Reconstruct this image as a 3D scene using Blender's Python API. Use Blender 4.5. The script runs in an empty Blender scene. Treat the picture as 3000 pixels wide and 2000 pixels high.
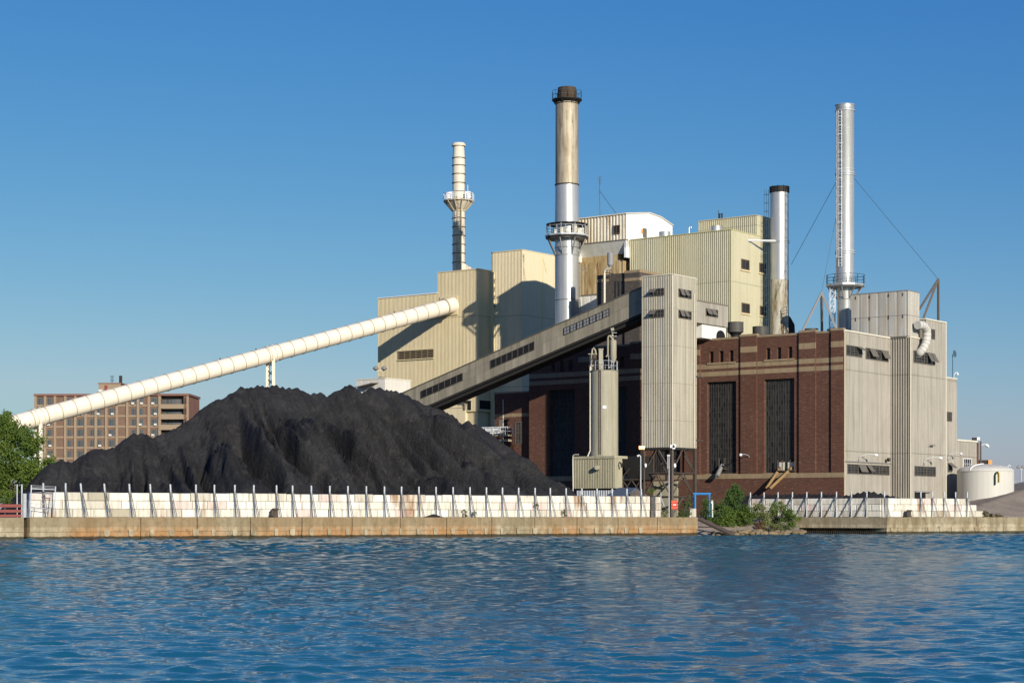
import bpy, math, random
import numpy as np
from mathutils import Vector, Matrix
random.seed(7); RNG = np.random.default_rng(11)
SC = bpy.context.scene; COL = SC.collection
# ---------------------------------------------------------------- camera numbers
F = 5550.0; HY = 1512.0; CZ = 1.73
ANG = math.radians(37.0)
A2 = np.array([math.sin(ANG), math.cos(ANG)])     # receding right
B2 = np.array([-math.cos(ANG), math.sin(ANG)])    # receding left
GZ = 1.65                                         # quay ground level
def zpx(y, Y): return CZ + (HY - y) / F * Y
def ptpx(x, y, Y): return ((x - 1500) / F * Y, Y, zpx(y, Y))

# ---------------------------------------------------------------- mesh builder
class MB:
    def __init__(s): s.v = []; s.f = []
    def add(s, vs, fs):
        n = len(s.v); s.v += [tuple(map(float, p)) for p in vs]; s.f += [tuple(i + n for i in f) for f in fs]; return s
    def hexa(s, p):    # 8 points: bottom 4 (ccw), top 4
        return s.add(p, [(0,3,2,1),(4,5,6,7),(0,1,5,4),(1,2,6,5),(2,3,7,6),(3,0,4,7)])
    def box(s, x0,x1,y0,y1,z0,z1):
        return s.hexa([(x0,y0,z0),(x1,y0,z0),(x1,y1,z0),(x0,y1,z0),(x0,y0,z1),(x1,y0,z1),(x1,y1,z1),(x0,y1,z1)])
    def ab(s, a0,a1,b0,b1,z0,z1):
        c = [A2*a+B2*b for a,b in ((a0,b0),(a1,b0),(a1,b1),(a0,b1))]
        return s.hexa([(q[0],q[1],z) for z in (z0,z1) for q in c])
    def tube(s, p0, p1, r0, r1=None, n=12, caps=True):
        if r1 is None: r1 = r0
        p0 = Vector(p0); p1 = Vector(p1); d = (p1-p0).normalized()
        u = d.cross(Vector((0,0,1)));
        if u.length < 1e-4: u = Vector((1,0,0))
        u.normalize(); w = d.cross(u)
        vs = []
        for p, r in ((p0,r0),(p1,r1)):
            for i in range(n):
                t = 2*math.pi*i/n; vs.append(tuple(p + u*(r*math.cos(t)) + w*(r*math.sin(t))))
        fs = [(i,(i+1)%n,n+(i+1)%n,n+i) for i in range(n)]
        if caps: fs += [tuple(range(n))[::-1], tuple(range(n,2*n))]
        return s.add(vs, fs)
    def bar(s, p0, p1, w, h=None):   # square bar
        return s.tube(p0, p1, w*0.7071, (h or w)*0.7071, 4)
    def path(s, pts, r, n=10):
        pts = [Vector(p) for p in pts]; k = len(pts); vs = []; up = None
        for i, p in enumerate(pts):
            d = (pts[min(i+1,k-1)] - pts[max(i-1,0)]).normalized()
            if up is None:
                up = d.cross(Vector((0.3,1,0.1))).normalized()
            up = (up - d*up.dot(d)).normalized(); w = d.cross(up)
            rr = r[i] if isinstance(r,(list,tuple)) else r
            for j in range(n):
                t = 2*math.pi*j/n; vs.append(tuple(p + up*(rr*math.cos(t)) + w*(rr*math.sin(t))))
        fs = [(i*n+j, i*n+(j+1)%n, (i+1)*n+(j+1)%n, (i+1)*n+j) for i in range(k-1) for j in range(n)]
        fs += [tuple(range(n))[::-1], tuple(range((k-1)*n, k*n))]
        return s.add(vs, fs)
    def lathe(s, c, prof, n=48):    # prof [(r,z)...] bottom to top, z absolute
        vs = []; fs = []
        for r, z in prof:
            for i in range(n):
                t = 2*math.pi*i/n; vs.append((c[0]+r*math.cos(t), c[1]+r*math.sin(t), z))
        m = len(prof)
        for k in range(m-1):
            for i in range(n): fs.append((k*n+i, k*n+(i+1)%n, (k+1)*n+(i+1)%n, (k+1)*n+i))
        fs.append(tuple(range(n))[::-1]); fs.append(tuple(range((m-1)*n, m*n)))
        return s.add(vs, fs)
    def ring(s, c, r, z, th=0.05, h=0.08, n=48):
        return s.lathe(c, [(r-0.02,z-h/2),(r+th,z-h/2),(r+th,z+h/2),(r-0.02,z+h/2)], n)
    def prism(s, poly, off):    # poly list of 3D points, extruded by vector off
        n = len(poly); q = [tuple(np.array(p)+np.array(off)) for p in poly]
        return s.add(list(poly)+q, [tuple(range(n))[::-1], tuple(range(n,2*n))] + [(i,(i+1)%n,n+(i+1)%n,n+i) for i in range(n)])

def mesh_obj(name, mb, mat, parent=None, loc=(0,0,0), smooth=None):
    me = bpy.data.meshes.new(name)
    L = np.array(loc); vs = (np.array(mb.v) - L).tolist()
    me.from_pydata(vs, [], mb.f); me.update()
    import bmesh
    bm = bmesh.new(); bm.from_mesh(me); bmesh.ops.recalc_face_normals(bm, faces=bm.faces); bm.to_mesh(me); bm.free()
    if smooth:
        me.polygons.foreach_set('use_smooth', [True]*len(me.polygons)); me.set_sharp_from_angle(angle=math.radians(smooth))
    me.materials.append(mat)
    o = bpy.data.objects.new(name, me); COL.objects.link(o)
    if parent is not None: o.parent = parent
    else: o.location = loc
    return o
class Thing:
    def __init__(s, name, label, cat, loc, group=None):
        s.loc = tuple(float(q) for q in loc)
        s.o = bpy.data.objects.new(name, None); s.o.empty_display_size = 0.5; COL.objects.link(s.o); s.o.location = s.loc
        s.o['label'] = label; s.o['category'] = cat
        if group: s.o['group'] = group
    def part(s, name, mb, mat, parent=None, smooth=None, label=None):
        o = mesh_obj(name, mb, mat, parent or s.o, s.loc, smooth)
        if label: o['label'] = label
        return o
def single(name, mb, mat, label=None, cat=None, loc=(0,0,0), group=None, kind=None, smooth=None):
    o = mesh_obj(name, mb, mat, None, loc, smooth)
    if label: o['label'] = label
    if cat: o['category'] = cat
    if group: o['group'] = group
    if kind: o['kind'] = kind
    return o
def dup(o, loc, label=None, rz=0.0, parent=None):
    c = o.copy(); COL.objects.link(c)
    if parent is None:
        c.location = loc; c.rotation_euler = (0,0,rz)
        if label: c['label'] = label
    else: c.parent = parent
    for ch in list(o.children): dup(ch, None, None, 0, c)
    return c

# ---------------------------------------------------------------- faces (vertical planes)
class Face:
    def __init__(s, P0, d):
        s.P = np.array(P0, float); s.d = np.array(d, float)/np.linalg.norm(d); s.n = np.array([s.d[1], -s.d[0]])
    def U(s, x):
        r = (x-1500)/F
        # P.x+u d.x = r (P.y + u d.y)
        return (r*s.P[1]-s.P[0])/(s.d[0]-r*s.d[1])
    def Y(s, x): return s.P[1]+s.U(x)*s.d[1]
    def Z(s, x, y): return zpx(y, s.Y(x))
    def at(s, u, z, w=0.0):
        q = s.P + s.d*u + s.n*w; return (q[0], q[1], z)
    def px(s, x, y, w=0.0):
        f = Face(s.P+s.n*w, s.d) if w else s
        return f.at(f.U(x), f.Z(x,y))
    def box(s, mb, u0,u1,z0,z1,w0,w1):
        p = [s.at(u,z,w) for z in (z0,z1) for (u,w) in ((u0,w0),(u1,w0),(u1,w1),(u0,w1))]
        return mb.hexa(p)
    def rect(s, x0,x1,yt,yb):
        xm = (x0+x1)/2; return s.U(x0), s.U(x1), s.Z(xm,yb), s.Z(xm,yt)
def FA(a): return Face(A2*a, -B2)       # u = -b
def FB(b): return Face(B2*b, A2)        # u = a

def corr(mb, face, u0,u1,z0,z1, pitch=0.22, depth=0.05, w=0.0, duty=0.5, holes=()):
    """ribbed sheet: real trapezoid ribs along the face"""
    n = max(1, int(round((u1-u0)/pitch))); p = (u1-u0)/n; prof = []
    for i in range(n):
        a = u0+i*p
        prof += [(a,0),(a+p*(duty-0.12),0),(a+p*duty,-depth),(a+p*0.88,-depth)]
    prof.append((u1,0))
    vs = []; fs = []
    for i,(u,d) in enumerate(prof):
        vs += [face.at(u,z0,w+d), face.at(u,z1,w+d)]
    for i in range(len(prof)-1): fs.append((2*i,2*i+2,2*i+3,2*i+1))
    return mb.add(vs, fs)
def wall_holes(mb, face, u0,u1,z0,z1, holes, rev=0.35, w=0.0):
    us = sorted(set([u0,u1]+[h[0] for h in holes]+[h[1] for h in holes])); zs = sorted(set([z0,z1]+[h[2] for h in holes]+[h[3] for h in holes]))
    for i in range(len(us)-1):
        for j in range(len(zs)-1):
            um=(us[i]+us[i+1])/2; zm=(zs[j]+zs[j+1])/2
            if any(h[0]<um<h[1] and h[2]<zm<h[3] for h in holes): continue
            mb.add([face.at(us[i],zs[j],w),face.at(us[i+1],zs[j],w),face.at(us[i+1],zs[j+1],w),face.at(us[i],zs[j+1],w)],[(0,1,2,3)])
    for a,b,c,d in holes:
        q=[(a,c),(b,c),(b,d),(a,d)]
        for k in range(4):
            (ua,za),(ub,zb)=q[k],q[(k+1)%4]
            mb.add([face.at(ua,za,w),face.at(ub,zb,w),face.at(ub,zb,w-rev),face.at(ua,za,w-rev)],[(0,1,2,3)])
def window(T, face, r, cols, rows, fm, gm, proud=0.06, rev=None, bar=0.035, frame=0.08, awn=(), sill=None, parent=None, name='window', mull=()):
    """frame (part) + pane (sub-part) ; awn = list of (col0,col1,angle) opened sashes"""
    u0,u1,z0,z1 = r; w1 = proud if rev is None else -rev+0.08; w0 = w1-0.10
    m = MB()
    face.box(m,u0,u1,z0,z0+frame,w0,w1); face.box(m,u0,u1,z1-frame,z1,w0,w1)
    face.box(m,u0,u0+frame,z0+frame,z1-frame,w0,w1); face.box(m,u1-frame,u1,z0+frame,z1-frame,w0,w1)
    cw=(u1-u0)/cols; rh=(z1-z0)/rows
    for i in range(1,cols):
        b = bar*2.2 if i in mull else bar
        face.box(m,u0+cw*i-b/2,u0+cw*i+b/2,z0+frame,z1-frame,w0+0.01,w1-0.012)
    for j in range(1,rows): face.box(m,u0+frame,u1-frame,z0+rh*j-bar/2,z0+rh*j+bar/2,w0+0.02,w1-0.02)
    for (c0,c1,ang) in awn:
        a,b = u0+cw*c0+0.03, u0+cw*c1-0.03; L=(z1-z0)*0.8; zt=z1-frame
        dz,dw = L*math.cos(ang), L*math.sin(ang)
        q=[face.at(a,zt,w1),face.at(b,zt,w1),face.at(b,zt-dz,w1+dw),face.at(a,zt-dz,w1+dw)]
        m.prism(q,(face.n[0]*0.04,face.n[1]*0.04,0.02))
    f = T.part(name, m, fm, parent)
    g = MB()
    for i in range(cols):
        for j in range(rows):
            jit=lambda: random.uniform(-0.012,0.012)
            a,b=u0+cw*i+0.01,u0+cw*(i+1)-0.01; c,d=z0+rh*j+0.01,z0+rh*(j+1)-0.01
            g.add([face.at(a,c,w1-0.04+jit()),face.at(b,c,w1-0.04+jit()),face.at(b,d,w1-0.04+jit()),face.at(a,d,w1-0.04+jit())],[(0,1,2,3)])
    p = mesh_obj('pane', g, gm, f, T.loc)
    if sill is not None:
        s = MB(); face.box(s,u0-0.15,u1+0.15,z0-0.16,z0-0.005,-0.05,0.14 if rev is not None else proud+0.08)
        mesh_obj('sill', s, sill, f, T.loc)
    return f

# ---------------------------------------------------------------- materials
def nn(nt,t,**k):
    n = nt.nodes.new(t)
    for a,b in k.items():
        if hasattr(n,a): setattr(n,a,b)
    return n
def S(nt,a,b): nt.links.new(a,b)
def col4(c): return (c[0],c[1],c[2],1)
def hexc(h): 
    h=h.lstrip('#'); c=[int(h[i:i+2],16)/255 for i in (0,2,4)]
    return tuple(x/12.92 if x<=0.04045 else ((x+0.055)/1.055)**2.4 for x in c)
def base_mat(name, rough=0.8, metal=0.0, spec=0.3):
    m = bpy.data.materials.new(name); m.use_nodes=True; nt=m.node_tree; b=nt.nodes['Principled BSDF']
    b.inputs['Roughness'].default_value=rough; b.inputs['Metallic'].default_value=metal; b.inputs['Specular IOR Level'].default_value=spec
    return m,nt,b
def noise(nt, vec, scale, detail=4, rough=0.55, sc=None):
    if sc is not None:
        mp=nn(nt,'ShaderNodeMapping'); mp.inputs['Scale'].default_value=sc; S(nt,vec,mp.inputs['Vector']); vec=mp.outputs['Vector']
    n=nn(nt,'ShaderNodeTexNoise'); n.inputs['Scale'].default_value=scale; n.inputs['Detail'].default_value=detail; n.inputs['Roughness'].default_value=rough
    S(nt,vec,n.inputs['Vector']); return n.outputs['Fac']
def ramp(nt, fac, lo, hi, inv=False):
    r=nn(nt,'ShaderNodeMapRange'); r.inputs['From Min'].default_value=lo; r.inputs['From Max'].default_value=hi
    if inv: r.inputs['To Min'].default_value=1; r.inputs['To Max'].default_value=0
    S(nt,fac,r.inputs['Value']); return r.outputs['Result']
def mix(nt, fac, a, b, mode='MIX'):
    m=nn(nt,'ShaderNodeMix'); m.data_type='RGBA'; m.blend_type=mode
    if isinstance(fac,(int,float)): m.inputs[0].default_value=fac
    else: S(nt,fac,m.inputs[0])
    for k,v in ((6,a),(7,b)):
        if isinstance(v,tuple): m.inputs[k].default_value=col4(v)
        else: S(nt,v,m.inputs[k])
    return m.outputs[2]
def mul(nt,a,b,op='MULTIPLY'):
    m=nn(nt,'ShaderNodeMath'); m.operation=op
    for k,v in ((0,a),(1,b)):
        if isinstance(v,(int,float)): m.inputs[k].default_value=v
        else: S(nt,v,m.inputs[k])
    return m.outputs[0]
def geo(nt): return nn(nt,'ShaderNodeNewGeometry').outputs['Position']
def bump(nt,b,h,strength=0.3,dist=0.05):
    bp=nn(nt,'ShaderNodeBump'); bp.inputs['Strength'].default_value=strength; bp.inputs['Distance'].default_value=dist
    S(nt,h,bp.inputs['Height']); S(nt,bp.outputs['Normal'],b.inputs['Normal'])
def streaky(name, c, dark, rust=None, rough=0.75, metal=0.0, amt=0.6, rustamt=0.0, rust_lo=0.58, island=0.0, spec=0.3, streak=1.0, seam=None):
    """painted / weathered sheet: vertical run marks, soft blotches, optional rust"""
    m,nt,b=base_mat(name,rough,metal,spec); P=geo(nt)
    s1=noise(nt,P,1.0,5,0.6,(2.3,2.3,0.10)); s2=noise(nt,P,1.0,6,0.65,(9,9,0.35)); bl=noise(nt,P,0.35,5,0.6)
    c1=mix(nt, mul(nt,ramp(nt,s1,0.42,0.72),amt*streak), c, dark)
    c1=mix(nt, mul(nt,ramp(nt,s2,0.45,0.75),amt*0.55*streak), c1, dark)
    c1=mix(nt, mul(nt,ramp(nt,bl,0.45,0.75),amt*0.45), c1, dark)
    fine=noise(nt,P,6.0,3,0.6)
    c1=mix(nt, mul(nt,ramp(nt,fine,0.3,0.8),0.16), c1, dark)
    if seam:
        sp=nn(nt,'ShaderNodeSeparateXYZ'); S(nt,P,sp.inputs[0])
        fr=nn(nt,'ShaderNodeMath'); fr.operation='FRACT'; S(nt,mul(nt,sp.outputs['Z'],1.0/seam),fr.inputs[0])
        c1=mix(nt, mul(nt,ramp(nt,fr.outputs[0],0.0,0.018,True),0.7), c1, tuple(q*0.55 for q in dark))
    if rust:
        rn=noise(nt,P,1.0,7,0.7,(1.6,1.6,0.28)); f=mul(nt,ramp(nt,rn,rust_lo,rust_lo+0.12),rustamt); c1=mix(nt,f,c1,rust)
    if island:
        g=nn(nt,'ShaderNodeNewGeometry'); c1=mix(nt, mul(nt,g.outputs['Random Per Island'],island), c1, dark)
    S(nt,c1,b.inputs['Base Color'])
    bump(nt,b,s2,0.12,0.03)
    return m
def plain(name,c,rough=0.7,metal=0.0,var=0.25,spec=0.3,scale=3.0):
    m,nt,b=base_mat(name,rough,metal,spec); P=geo(nt); n=noise(nt,P,scale,5,0.6)
    S(nt,mix(nt,mul(nt,ramp(nt,n,0.35,0.75),var),c,tuple(x*0.45 for x in c)),b.inputs['Base Color']); bump(nt,b,n,0.08,0.03)
    return m
def brick(name, c1, c2, mortar, light, ax):
    m,nt,b=base_mat(name,0.88,0,0.2); P=geo(nt)
    # wall coordinates: along (x or y mixed) and z
    dt=nn(nt,'ShaderNodeVectorMath'); dt.operation='DOT_PRODUCT'; dt.inputs[1].default_value=(ax[0],ax[1],0); S(nt,P,dt.inputs[0])
    sp=nn(nt,'ShaderNodeSeparateXYZ'); S(nt,P,sp.inputs[0]); cb=nn(nt,'ShaderNodeCombineXYZ'); S(nt,dt.outputs['Value'],cb.inputs[0]); S(nt,sp.outputs['Z'],cb.inputs[1])
    bt=nn(nt,'ShaderNodeTexBrick'); S(nt,cb.outputs[0],bt.inputs['Vector']); bt.inputs['Scale'].default_value=1.0
    bt.inputs['Brick Width'].default_value=0.42; bt.inputs['Row Height'].default_value=0.13; bt.inputs['Mortar Size'].default_value=0.012; bt.inputs['Bias'].default_value=-0.1
    bt.inputs['Color1'].default_value=col4(c1); bt.inputs['Color2'].default_value=col4(c2); bt.inputs['Mortar'].default_value=col4(mortar)
    # odd pale bricks and broad blotches
    pn=noise(nt,cb.outputs[0],1.0,2,0.5,(2.2,7.5,1)); bl=noise(nt,P,0.25,4,0.6); st=noise(nt,P,1,5,0.6,(2,2,0.12))
    c=mix(nt,mul(nt,ramp(nt,pn,0.60,0.66),0.5),bt.outputs['Color'],light)
    c=mix(nt,mul(nt,ramp(nt,bl,0.4,0.7),0.45),c,tuple(q*0.6 for q in c1))
    c=mix(nt,mul(nt,ramp(nt,st,0.5,0.75),0.3),c,tuple(q*0.5 for q in c1))
    S(nt,c,b.inputs['Base Color']); bump(nt,b,bt.outputs['Fac'],-0.25,0.02); return m
def glassm(name,c=(0.012,0.012,0.012),rough=0.45,var=0.3):
    m,nt,b=base_mat(name,rough,0.0,0.25); g=nn(nt,'ShaderNodeNewGeometry'); P=geo(nt); n=noise(nt,P,2.0,4,0.6,(3,3,0.6))
    c1=mix(nt,mul(nt,g.outputs['Random Per Island'],var),c,tuple(q*4+0.03 for q in c)); c1=mix(nt,mul(nt,ramp(nt,n,0.45,0.75),0.3),c1,(0.12,0.11,0.09))
    S(nt,c1,b.inputs['Base Color']); return m

M={}
M['beige']=streaky('beige_sheet',hexc('D2C4A0'),hexc('AA9872'),amt=0.35,seam=9.5)
M['cream']=streaky('cream_sheet',hexc('DDCFAC'),hexc('B8A682'),amt=0.25,seam=9.5)
M['green']=streaky('pale_green_sheet',hexc('C3BC9E'),hexc('989272'),amt=0.35,seam=7.3)
M['white_sheet']=streaky('white_sheet',hexc('E8E6DC'),hexc('9A9078'),amt=0.3,rust=hexc('8A6534'),rustamt=0.5,rust_lo=0.6)
M['rusty_sheet']=streaky('ochre_stained_sheet',hexc('C3B089'),hexc('8F713B'),rust=hexc('7A5420'),rustamt=0.7,rust_lo=0.5,amt=0.9)
M['grey_sheet']=streaky('grey_beige_sheet',hexc('AAA396'),hexc('787163'),amt=0.6,rust=hexc('7A5335'),rustamt=0.15,rust_lo=0.62,island=0.0,seam=8.6)
M['tower']=streaky('tower_sheet',hexc('B7B09D'),hexc('7F7765'),amt=0.6,rust=hexc('8A6534'),rustamt=0.2,rust_lo=0.64,seam=3.95)
M['gallery']=streaky('gallery_sheet',hexc('AAA18C'),hexc('6E6757'),amt=0.75,island=0.5)
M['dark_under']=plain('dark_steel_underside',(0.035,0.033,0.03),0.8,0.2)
M['trim']=plain('pale_trim',hexc('D6CFBC'),0.6,var=0.15)
M['trimc']=plain('cream_trim',hexc('DCCBA0'),0.6,var=0.12)
M['roof']=plain('roof_felt',(0.12,0.115,0.10),0.9)
M['brick']=brick('dark_red_brick',(0.150,0.066,0.042),(0.100,0.048,0.033),(0.08,0.055,0.044),(0.26,0.16,0.12),tuple(-B2))
M['brick2']=brick('grey_brown_brick',(0.10,0.083,0.068),(0.07,0.058,0.048),(0.08,0.068,0.058),(0.2,0.17,0.13),tuple(-B2))
M['stone']=streaky('pale_stone_band',hexc('9C886B'),hexc('6A5A45'),amt=0.45,seam=None)
M['glass']=glassm('dusty_dark_glass'); M['glass2']=glassm('pale_dusty_glass',(0.10,0.10,0.10),0.4,0.8)
M['frame']=plain('grey_window_frame',(0.15,0.135,0.11),0.7); M['frame2']=plain('dark_window_frame',(0.07,0.062,0.052),0.7)
M['framebrown']=plain('brown_window_frame',(0.16,0.10,0.06),0.7)
M['framelight']=plain('pale_window_frame',(0.42,0.38,0.30),0.6)
M['silver']=streaky('silver_painted_steel',hexc('C4C5C3'),hexc('8C8A80'),rough=0.4,metal=0.5,amt=0.5,spec=0.5,rust=hexc('9A8258'),rustamt=0.22,rust_lo=0.62)
M['silver_rust']=streaky('rust_blotched_silver',hexc('BDB9AC'),hexc('857A5C'),rough=0.6,amt=0.6,rust=hexc('6B5326'),rustamt=0.9,rust_lo=0.5)
M['tanrust']=streaky('soot_stained_tan_steel',hexc('C6BAA2'),hexc('77654A'),rough=0.6,metal=0.3,amt=0.95,rust=hexc('4E3D29'),rustamt=0.6,rust_lo=0.54)
M['sootcap']=streaky('sooty_cap',hexc('5A4632'),hexc('1E1712'),rough=0.8,amt=0.9)
M['whitestack']=streaky('cream_stack_paint',hexc('E2D8C2'),hexc('A99678'),rough=0.55,amt=0.45,rust=hexc('6E4324'),rustamt=0.65,rust_lo=0.565,spec=0.4)
M['tubewhite']=streaky('cream_tube_paint',hexc('EADFCB'),hexc('C9B99A'),rough=0.5,amt=0.3,spec=0.4,streak=0.5,rust=hexc('A0602F'),rustamt=0.6,rust_lo=0.635)
M['ringwhite']=plain('cream_flange',hexc('B5A88B'),0.6)
M['black_steel']=plain('black_steel',(0.03,0.028,0.026),0.7,0.3)
M['brown_steel']=plain('brown_steel_frame',(0.085,0.065,0.052),0.75,0.1,0.5)
M['grey_steel']=plain('grey_steel',(0.30,0.29,0.27),0.6,0.3)
M['galv']=plain('galvanised_steel',(0.50,0.52,0.53),0.5,0.2,0.35); M['brace']=plain('dull_brace_steel',(0.22,0.22,0.215),0.6,0.2,0.4); M['asphalt']=plain('coal_dusted_yard',(0.06,0.057,0.052),0.95,0,0.5)
M['white_paint']=plain('white_paint',(0.78,0.78,0.76),0.5,0,0.12)
M['concrete_block']=None
M['drum']=streaky('black_drum',(0.055,0.055,0.05),(0.11,0.10,0.085),amt=0.8,rough=0.6)
M['ochre_pipe']=plain('ochre_pipe',hexc('94784F'),0.7)
M['bluepaint']=plain('blue_paint',hexc('3E8FD0'),0.5)
M['redsign']=plain('orange_red_paint',hexc('E0543A'),0.5,0,0.1)
M['redrail']=plain('faded_red_rail',hexc('82433D'),0.7)
M['wood']=plain('weathered_pole_wood',(0.13,0.105,0.085),0.9,0,0.5)
M['slate']=plain('slate_blue_roof',hexc('5A6777'),0.7)
M['orange']=plain('orange_plywood',hexc('D99A5A'),0.7)
M['yellow']=plain('yellow_pipe',hexc('B59A2A'),0.5); M['teal']=plain('dark_teal_pipe',hexc('14393A'),0.5)
M['tank']=streaky('tank_render',hexc('C9C6BC'),hexc('A7A297'),amt=0.3,rough=0.7)
M['silo']=streaky('silo_metal',hexc('A9A390'),hexc('777057'),amt=0.6,rough=0.65)
M['hut']=streaky('hut_ribbed_metal',hexc('B3AC92'),hexc('6F694F'),amt=0.5)
M['canopy']=plain('weathered_canopy',(0.2,0.17,0.13),0.8)
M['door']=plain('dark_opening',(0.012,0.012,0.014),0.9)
M['rock']=plain('shore_rock',hexc('8C7A5C'),0.9,0,0.9,scale=2.6); M['silencer']=plain('dull_grey_silencer',(0.26,0.26,0.25),0.6)
M['antenna']=plain('blue_grey_metal',(0.10,0.16,0.2),0.5,0.5)
M['wall_apart']=brick('apartment_brick',hexc('7B6253'),hexc('6F584B'),hexc('776557'),hexc('8C7664'),(1,0,0))
M['wall_apart2']=brick('apartment_side_brick',hexc('8A6252'),hexc('80594B'),hexc('826A5C'),hexc('9A7C6A'),(1,0,0))
M['apart_conc']=plain('apartment_concrete',hexc('96836C'),0.85)
M['curtain']=glassm('curtained_glass',(0.02,0.026,0.03),0.3,1.0)
# special materials
def block_mat():
    m,nt,b=base_mat('cast_concrete_block',0.85,0,0.25); P=geo(nt); g=nn(nt,'ShaderNodeNewGeometry')
    cr=nn(nt,'ShaderNodeValToRGB'); S(nt,g.outputs['Random Per Island'],cr.inputs[0]); e=cr.color_ramp
    e.interpolation='CONSTANT'
    cols=[(0,'DBD6C8'),(0.3,'D3CDBD'),(0.5,'DEDACE'),(0.72,'C2BCAC'),(0.82,'D2C0B6'),(0.87,'CCC6B6'),(0.95,'AAA28E')]
    e.elements[0].color=col4(hexc(cols[0][1])); e.elements[1].position=cols[1][0]; e.elements[1].color=col4(hexc(cols[1][1]))
    for p,c in cols[2:]:
        q=e.elements.new(p); q.color=col4(hexc(c))
    s1=noise(nt,P,1,6,0.65,(4,4,0.5)); s2=noise(nt,P,3.0,6,0.65)
    c=mix(nt,mul(nt,ramp(nt,s1,0.48,0.7),0.65),cr.outputs[0],hexc('8A7E64'))
    c=mix(nt,mul(nt,ramp(nt,s2,0.55,0.8),0.35),c,hexc('8A7F6A'))
    rn=noise(nt,P,1,4,0.55,(0.55,0.55,0.12)); c=mix(nt,mul(nt,ramp(nt,rn,0.60,0.68),0.8),c,hexc('8A5E2C'))
    S(nt,c,b.inputs['Base Color']); bump(nt,b,s2,0.3,0.03); return m
M['block']=block_mat()
def quay_mat(name,rust=0.72,base='A89A7E'):
    m,nt,b=base_mat(name,0.85,0,0.3); P=geo(nt); sp=nn(nt,'ShaderNodeSeparateXYZ'); S(nt,P,sp.inputs[0])
    s1=noise(nt,P,1,6,0.6,(1.2,1.2,0.3)); s2=noise(nt,P,2.2,7,0.7); s3=noise(nt,P,1,6,0.65,(5,5,0.35)); rn=noise(nt,P,1,3,0.5,(0.16,0.16,0.05)); rn2=noise(nt,P,1,5,0.6,(1.5,1.5,0.25))
    c=mix(nt,ramp(nt,s1,0.38,0.7),hexc(base),hexc('7A6D52'))
    # rust seepage lower half
    zl=ramp(nt,sp.outputs['Z'],0.25,1.05,True)
    rf=mul(nt,mul(nt,ramp(nt,rn,0.40,0.52),ramp(nt,rn2,0.22,0.5)),rust)
    rf=mul(nt,rf,mul(nt,mul(nt,zl,0.6),0.4,'ADD'))
    c=mix(nt,rf,c,hexc('AB7134'))
    c=mix(nt,mul(nt,ramp(nt,s2,0.50,0.68),0.55),c,hexc('4E4532'))
    c=mix(nt,mul(nt,ramp(nt,s3,0.5,0.7),0.45),c,hexc('5B5340'))
    # upper dirty band and the wet weed line
    ub=mul(nt,sp.outputs['Z'],mul(nt,s1,0.25),'ADD')
    c=mix(nt,mul(nt,ramp(nt,ub,1.02,1.10),0.45),c,hexc('6E6248'))
    wl=mul(nt,sp.outputs['Z'],mul(nt,s2,-0.22),'ADD')
    c=mix(nt,mul(nt,ramp(nt,wl,0.14,0.20,True),0.9),c,hexc('2A2A1C'))
    S(nt,c,b.inputs['Base Color']); bump(nt,b,s2,0.35,0.04); return m
M['quay']=quay_mat('stained_quay_concrete'); M['quay2']=quay_mat('pale_quay_concrete',0.12,'B4A98E')
def coal_mat():
    m,nt,b=base_mat('coal',0.75,0,0.35); P=geo(nt); n=noise(nt,P,0.5,6,0.6); n2=noise(nt,P,9,3,0.6); v=noise(nt,P,14,1,0.5)
    c=mix(nt,ramp(nt,n,0.35,0.7),(0.007,0.007,0.0074),(0.020,0.0195,0.019)); c=mix(nt,mul(nt,ramp(nt,n2,0.45,0.7),0.5),c,(0.034,0.032,0.030)); c=mix(nt,mul(nt,ramp(nt,noise(nt,P,0.9,6,0.7),0.52,0.66),0.6),c,(0.045,0.042,0.038))
    c=mix(nt,mul(nt,ramp(nt,v,0.72,0.76),0.7),c,(0.10,0.095,0.09))
    S(nt,c,b.inputs['Base Color']); bump(nt,b,mul(nt,n2,mul(nt,noise(nt,P,3,5,0.6),2.0),'ADD'),0.6,0.16); return m
M['coal']=coal_mat()
def gravel_mat():
    m,nt,b=base_mat('gravel',0.95,0,0.1); P=geo(nt); n=noise(nt,P,0.4,5,0.6); n2=noise(nt,P,7,4,0.7)
    c=mix(nt,ramp(nt,n,0.35,0.7),hexc('A39686'),hexc('8E8172')); c=mix(nt,mul(nt,ramp(nt,n2,0.4,0.7),0.6),c,hexc('62584C'))
    S(nt,c,b.inputs['Base Color']); bump(nt,b,n2,0.6,0.08); return m
M['gravel']=gravel_mat()
def leaf_mat(name,c1,c2,c3):
    m,nt,b=base_mat(name,0.6,0,0.25); g=nn(nt,'ShaderNodeNewGeometry'); P=geo(nt)
    c=mix(nt,g.outputs['Random Per Island'],c1,c2); n=noise(nt,P,0.8,3,0.5); c=mix(nt,mul(nt,ramp(nt,n,0.45,0.7),0.6),c,c3)
    S(nt,c,b.inputs['Base Color'])
    tr=nn(nt,'ShaderNodeBsdfTranslucent'); S(nt,c,tr.inputs['Color']); mx=nn(nt,'ShaderNodeMixShader'); mx.inputs[0].default_value=0.3
    out=nt.nodes['Material Output']; S(nt,b.outputs[0],mx.inputs[1]); S(nt,tr.outputs[0],mx.inputs[2]); S(nt,mx.outputs[0],out.inputs['Surface']); return m
M['leaf']=leaf_mat('green_leaves',(0.085,0.15,0.025),(0.17,0.23,0.04),(0.045,0.09,0.02))
M['leafdark']=leaf_mat('deep_green_leaves',(0.06,0.12,0.03),(0.12,0.19,0.045),(0.035,0.075,0.02))
M['leafpale']=leaf_mat('yellow_green_leaves',(0.16,0.19,0.05),(0.27,0.27,0.11),(0.08,0.11,0.03))
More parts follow.
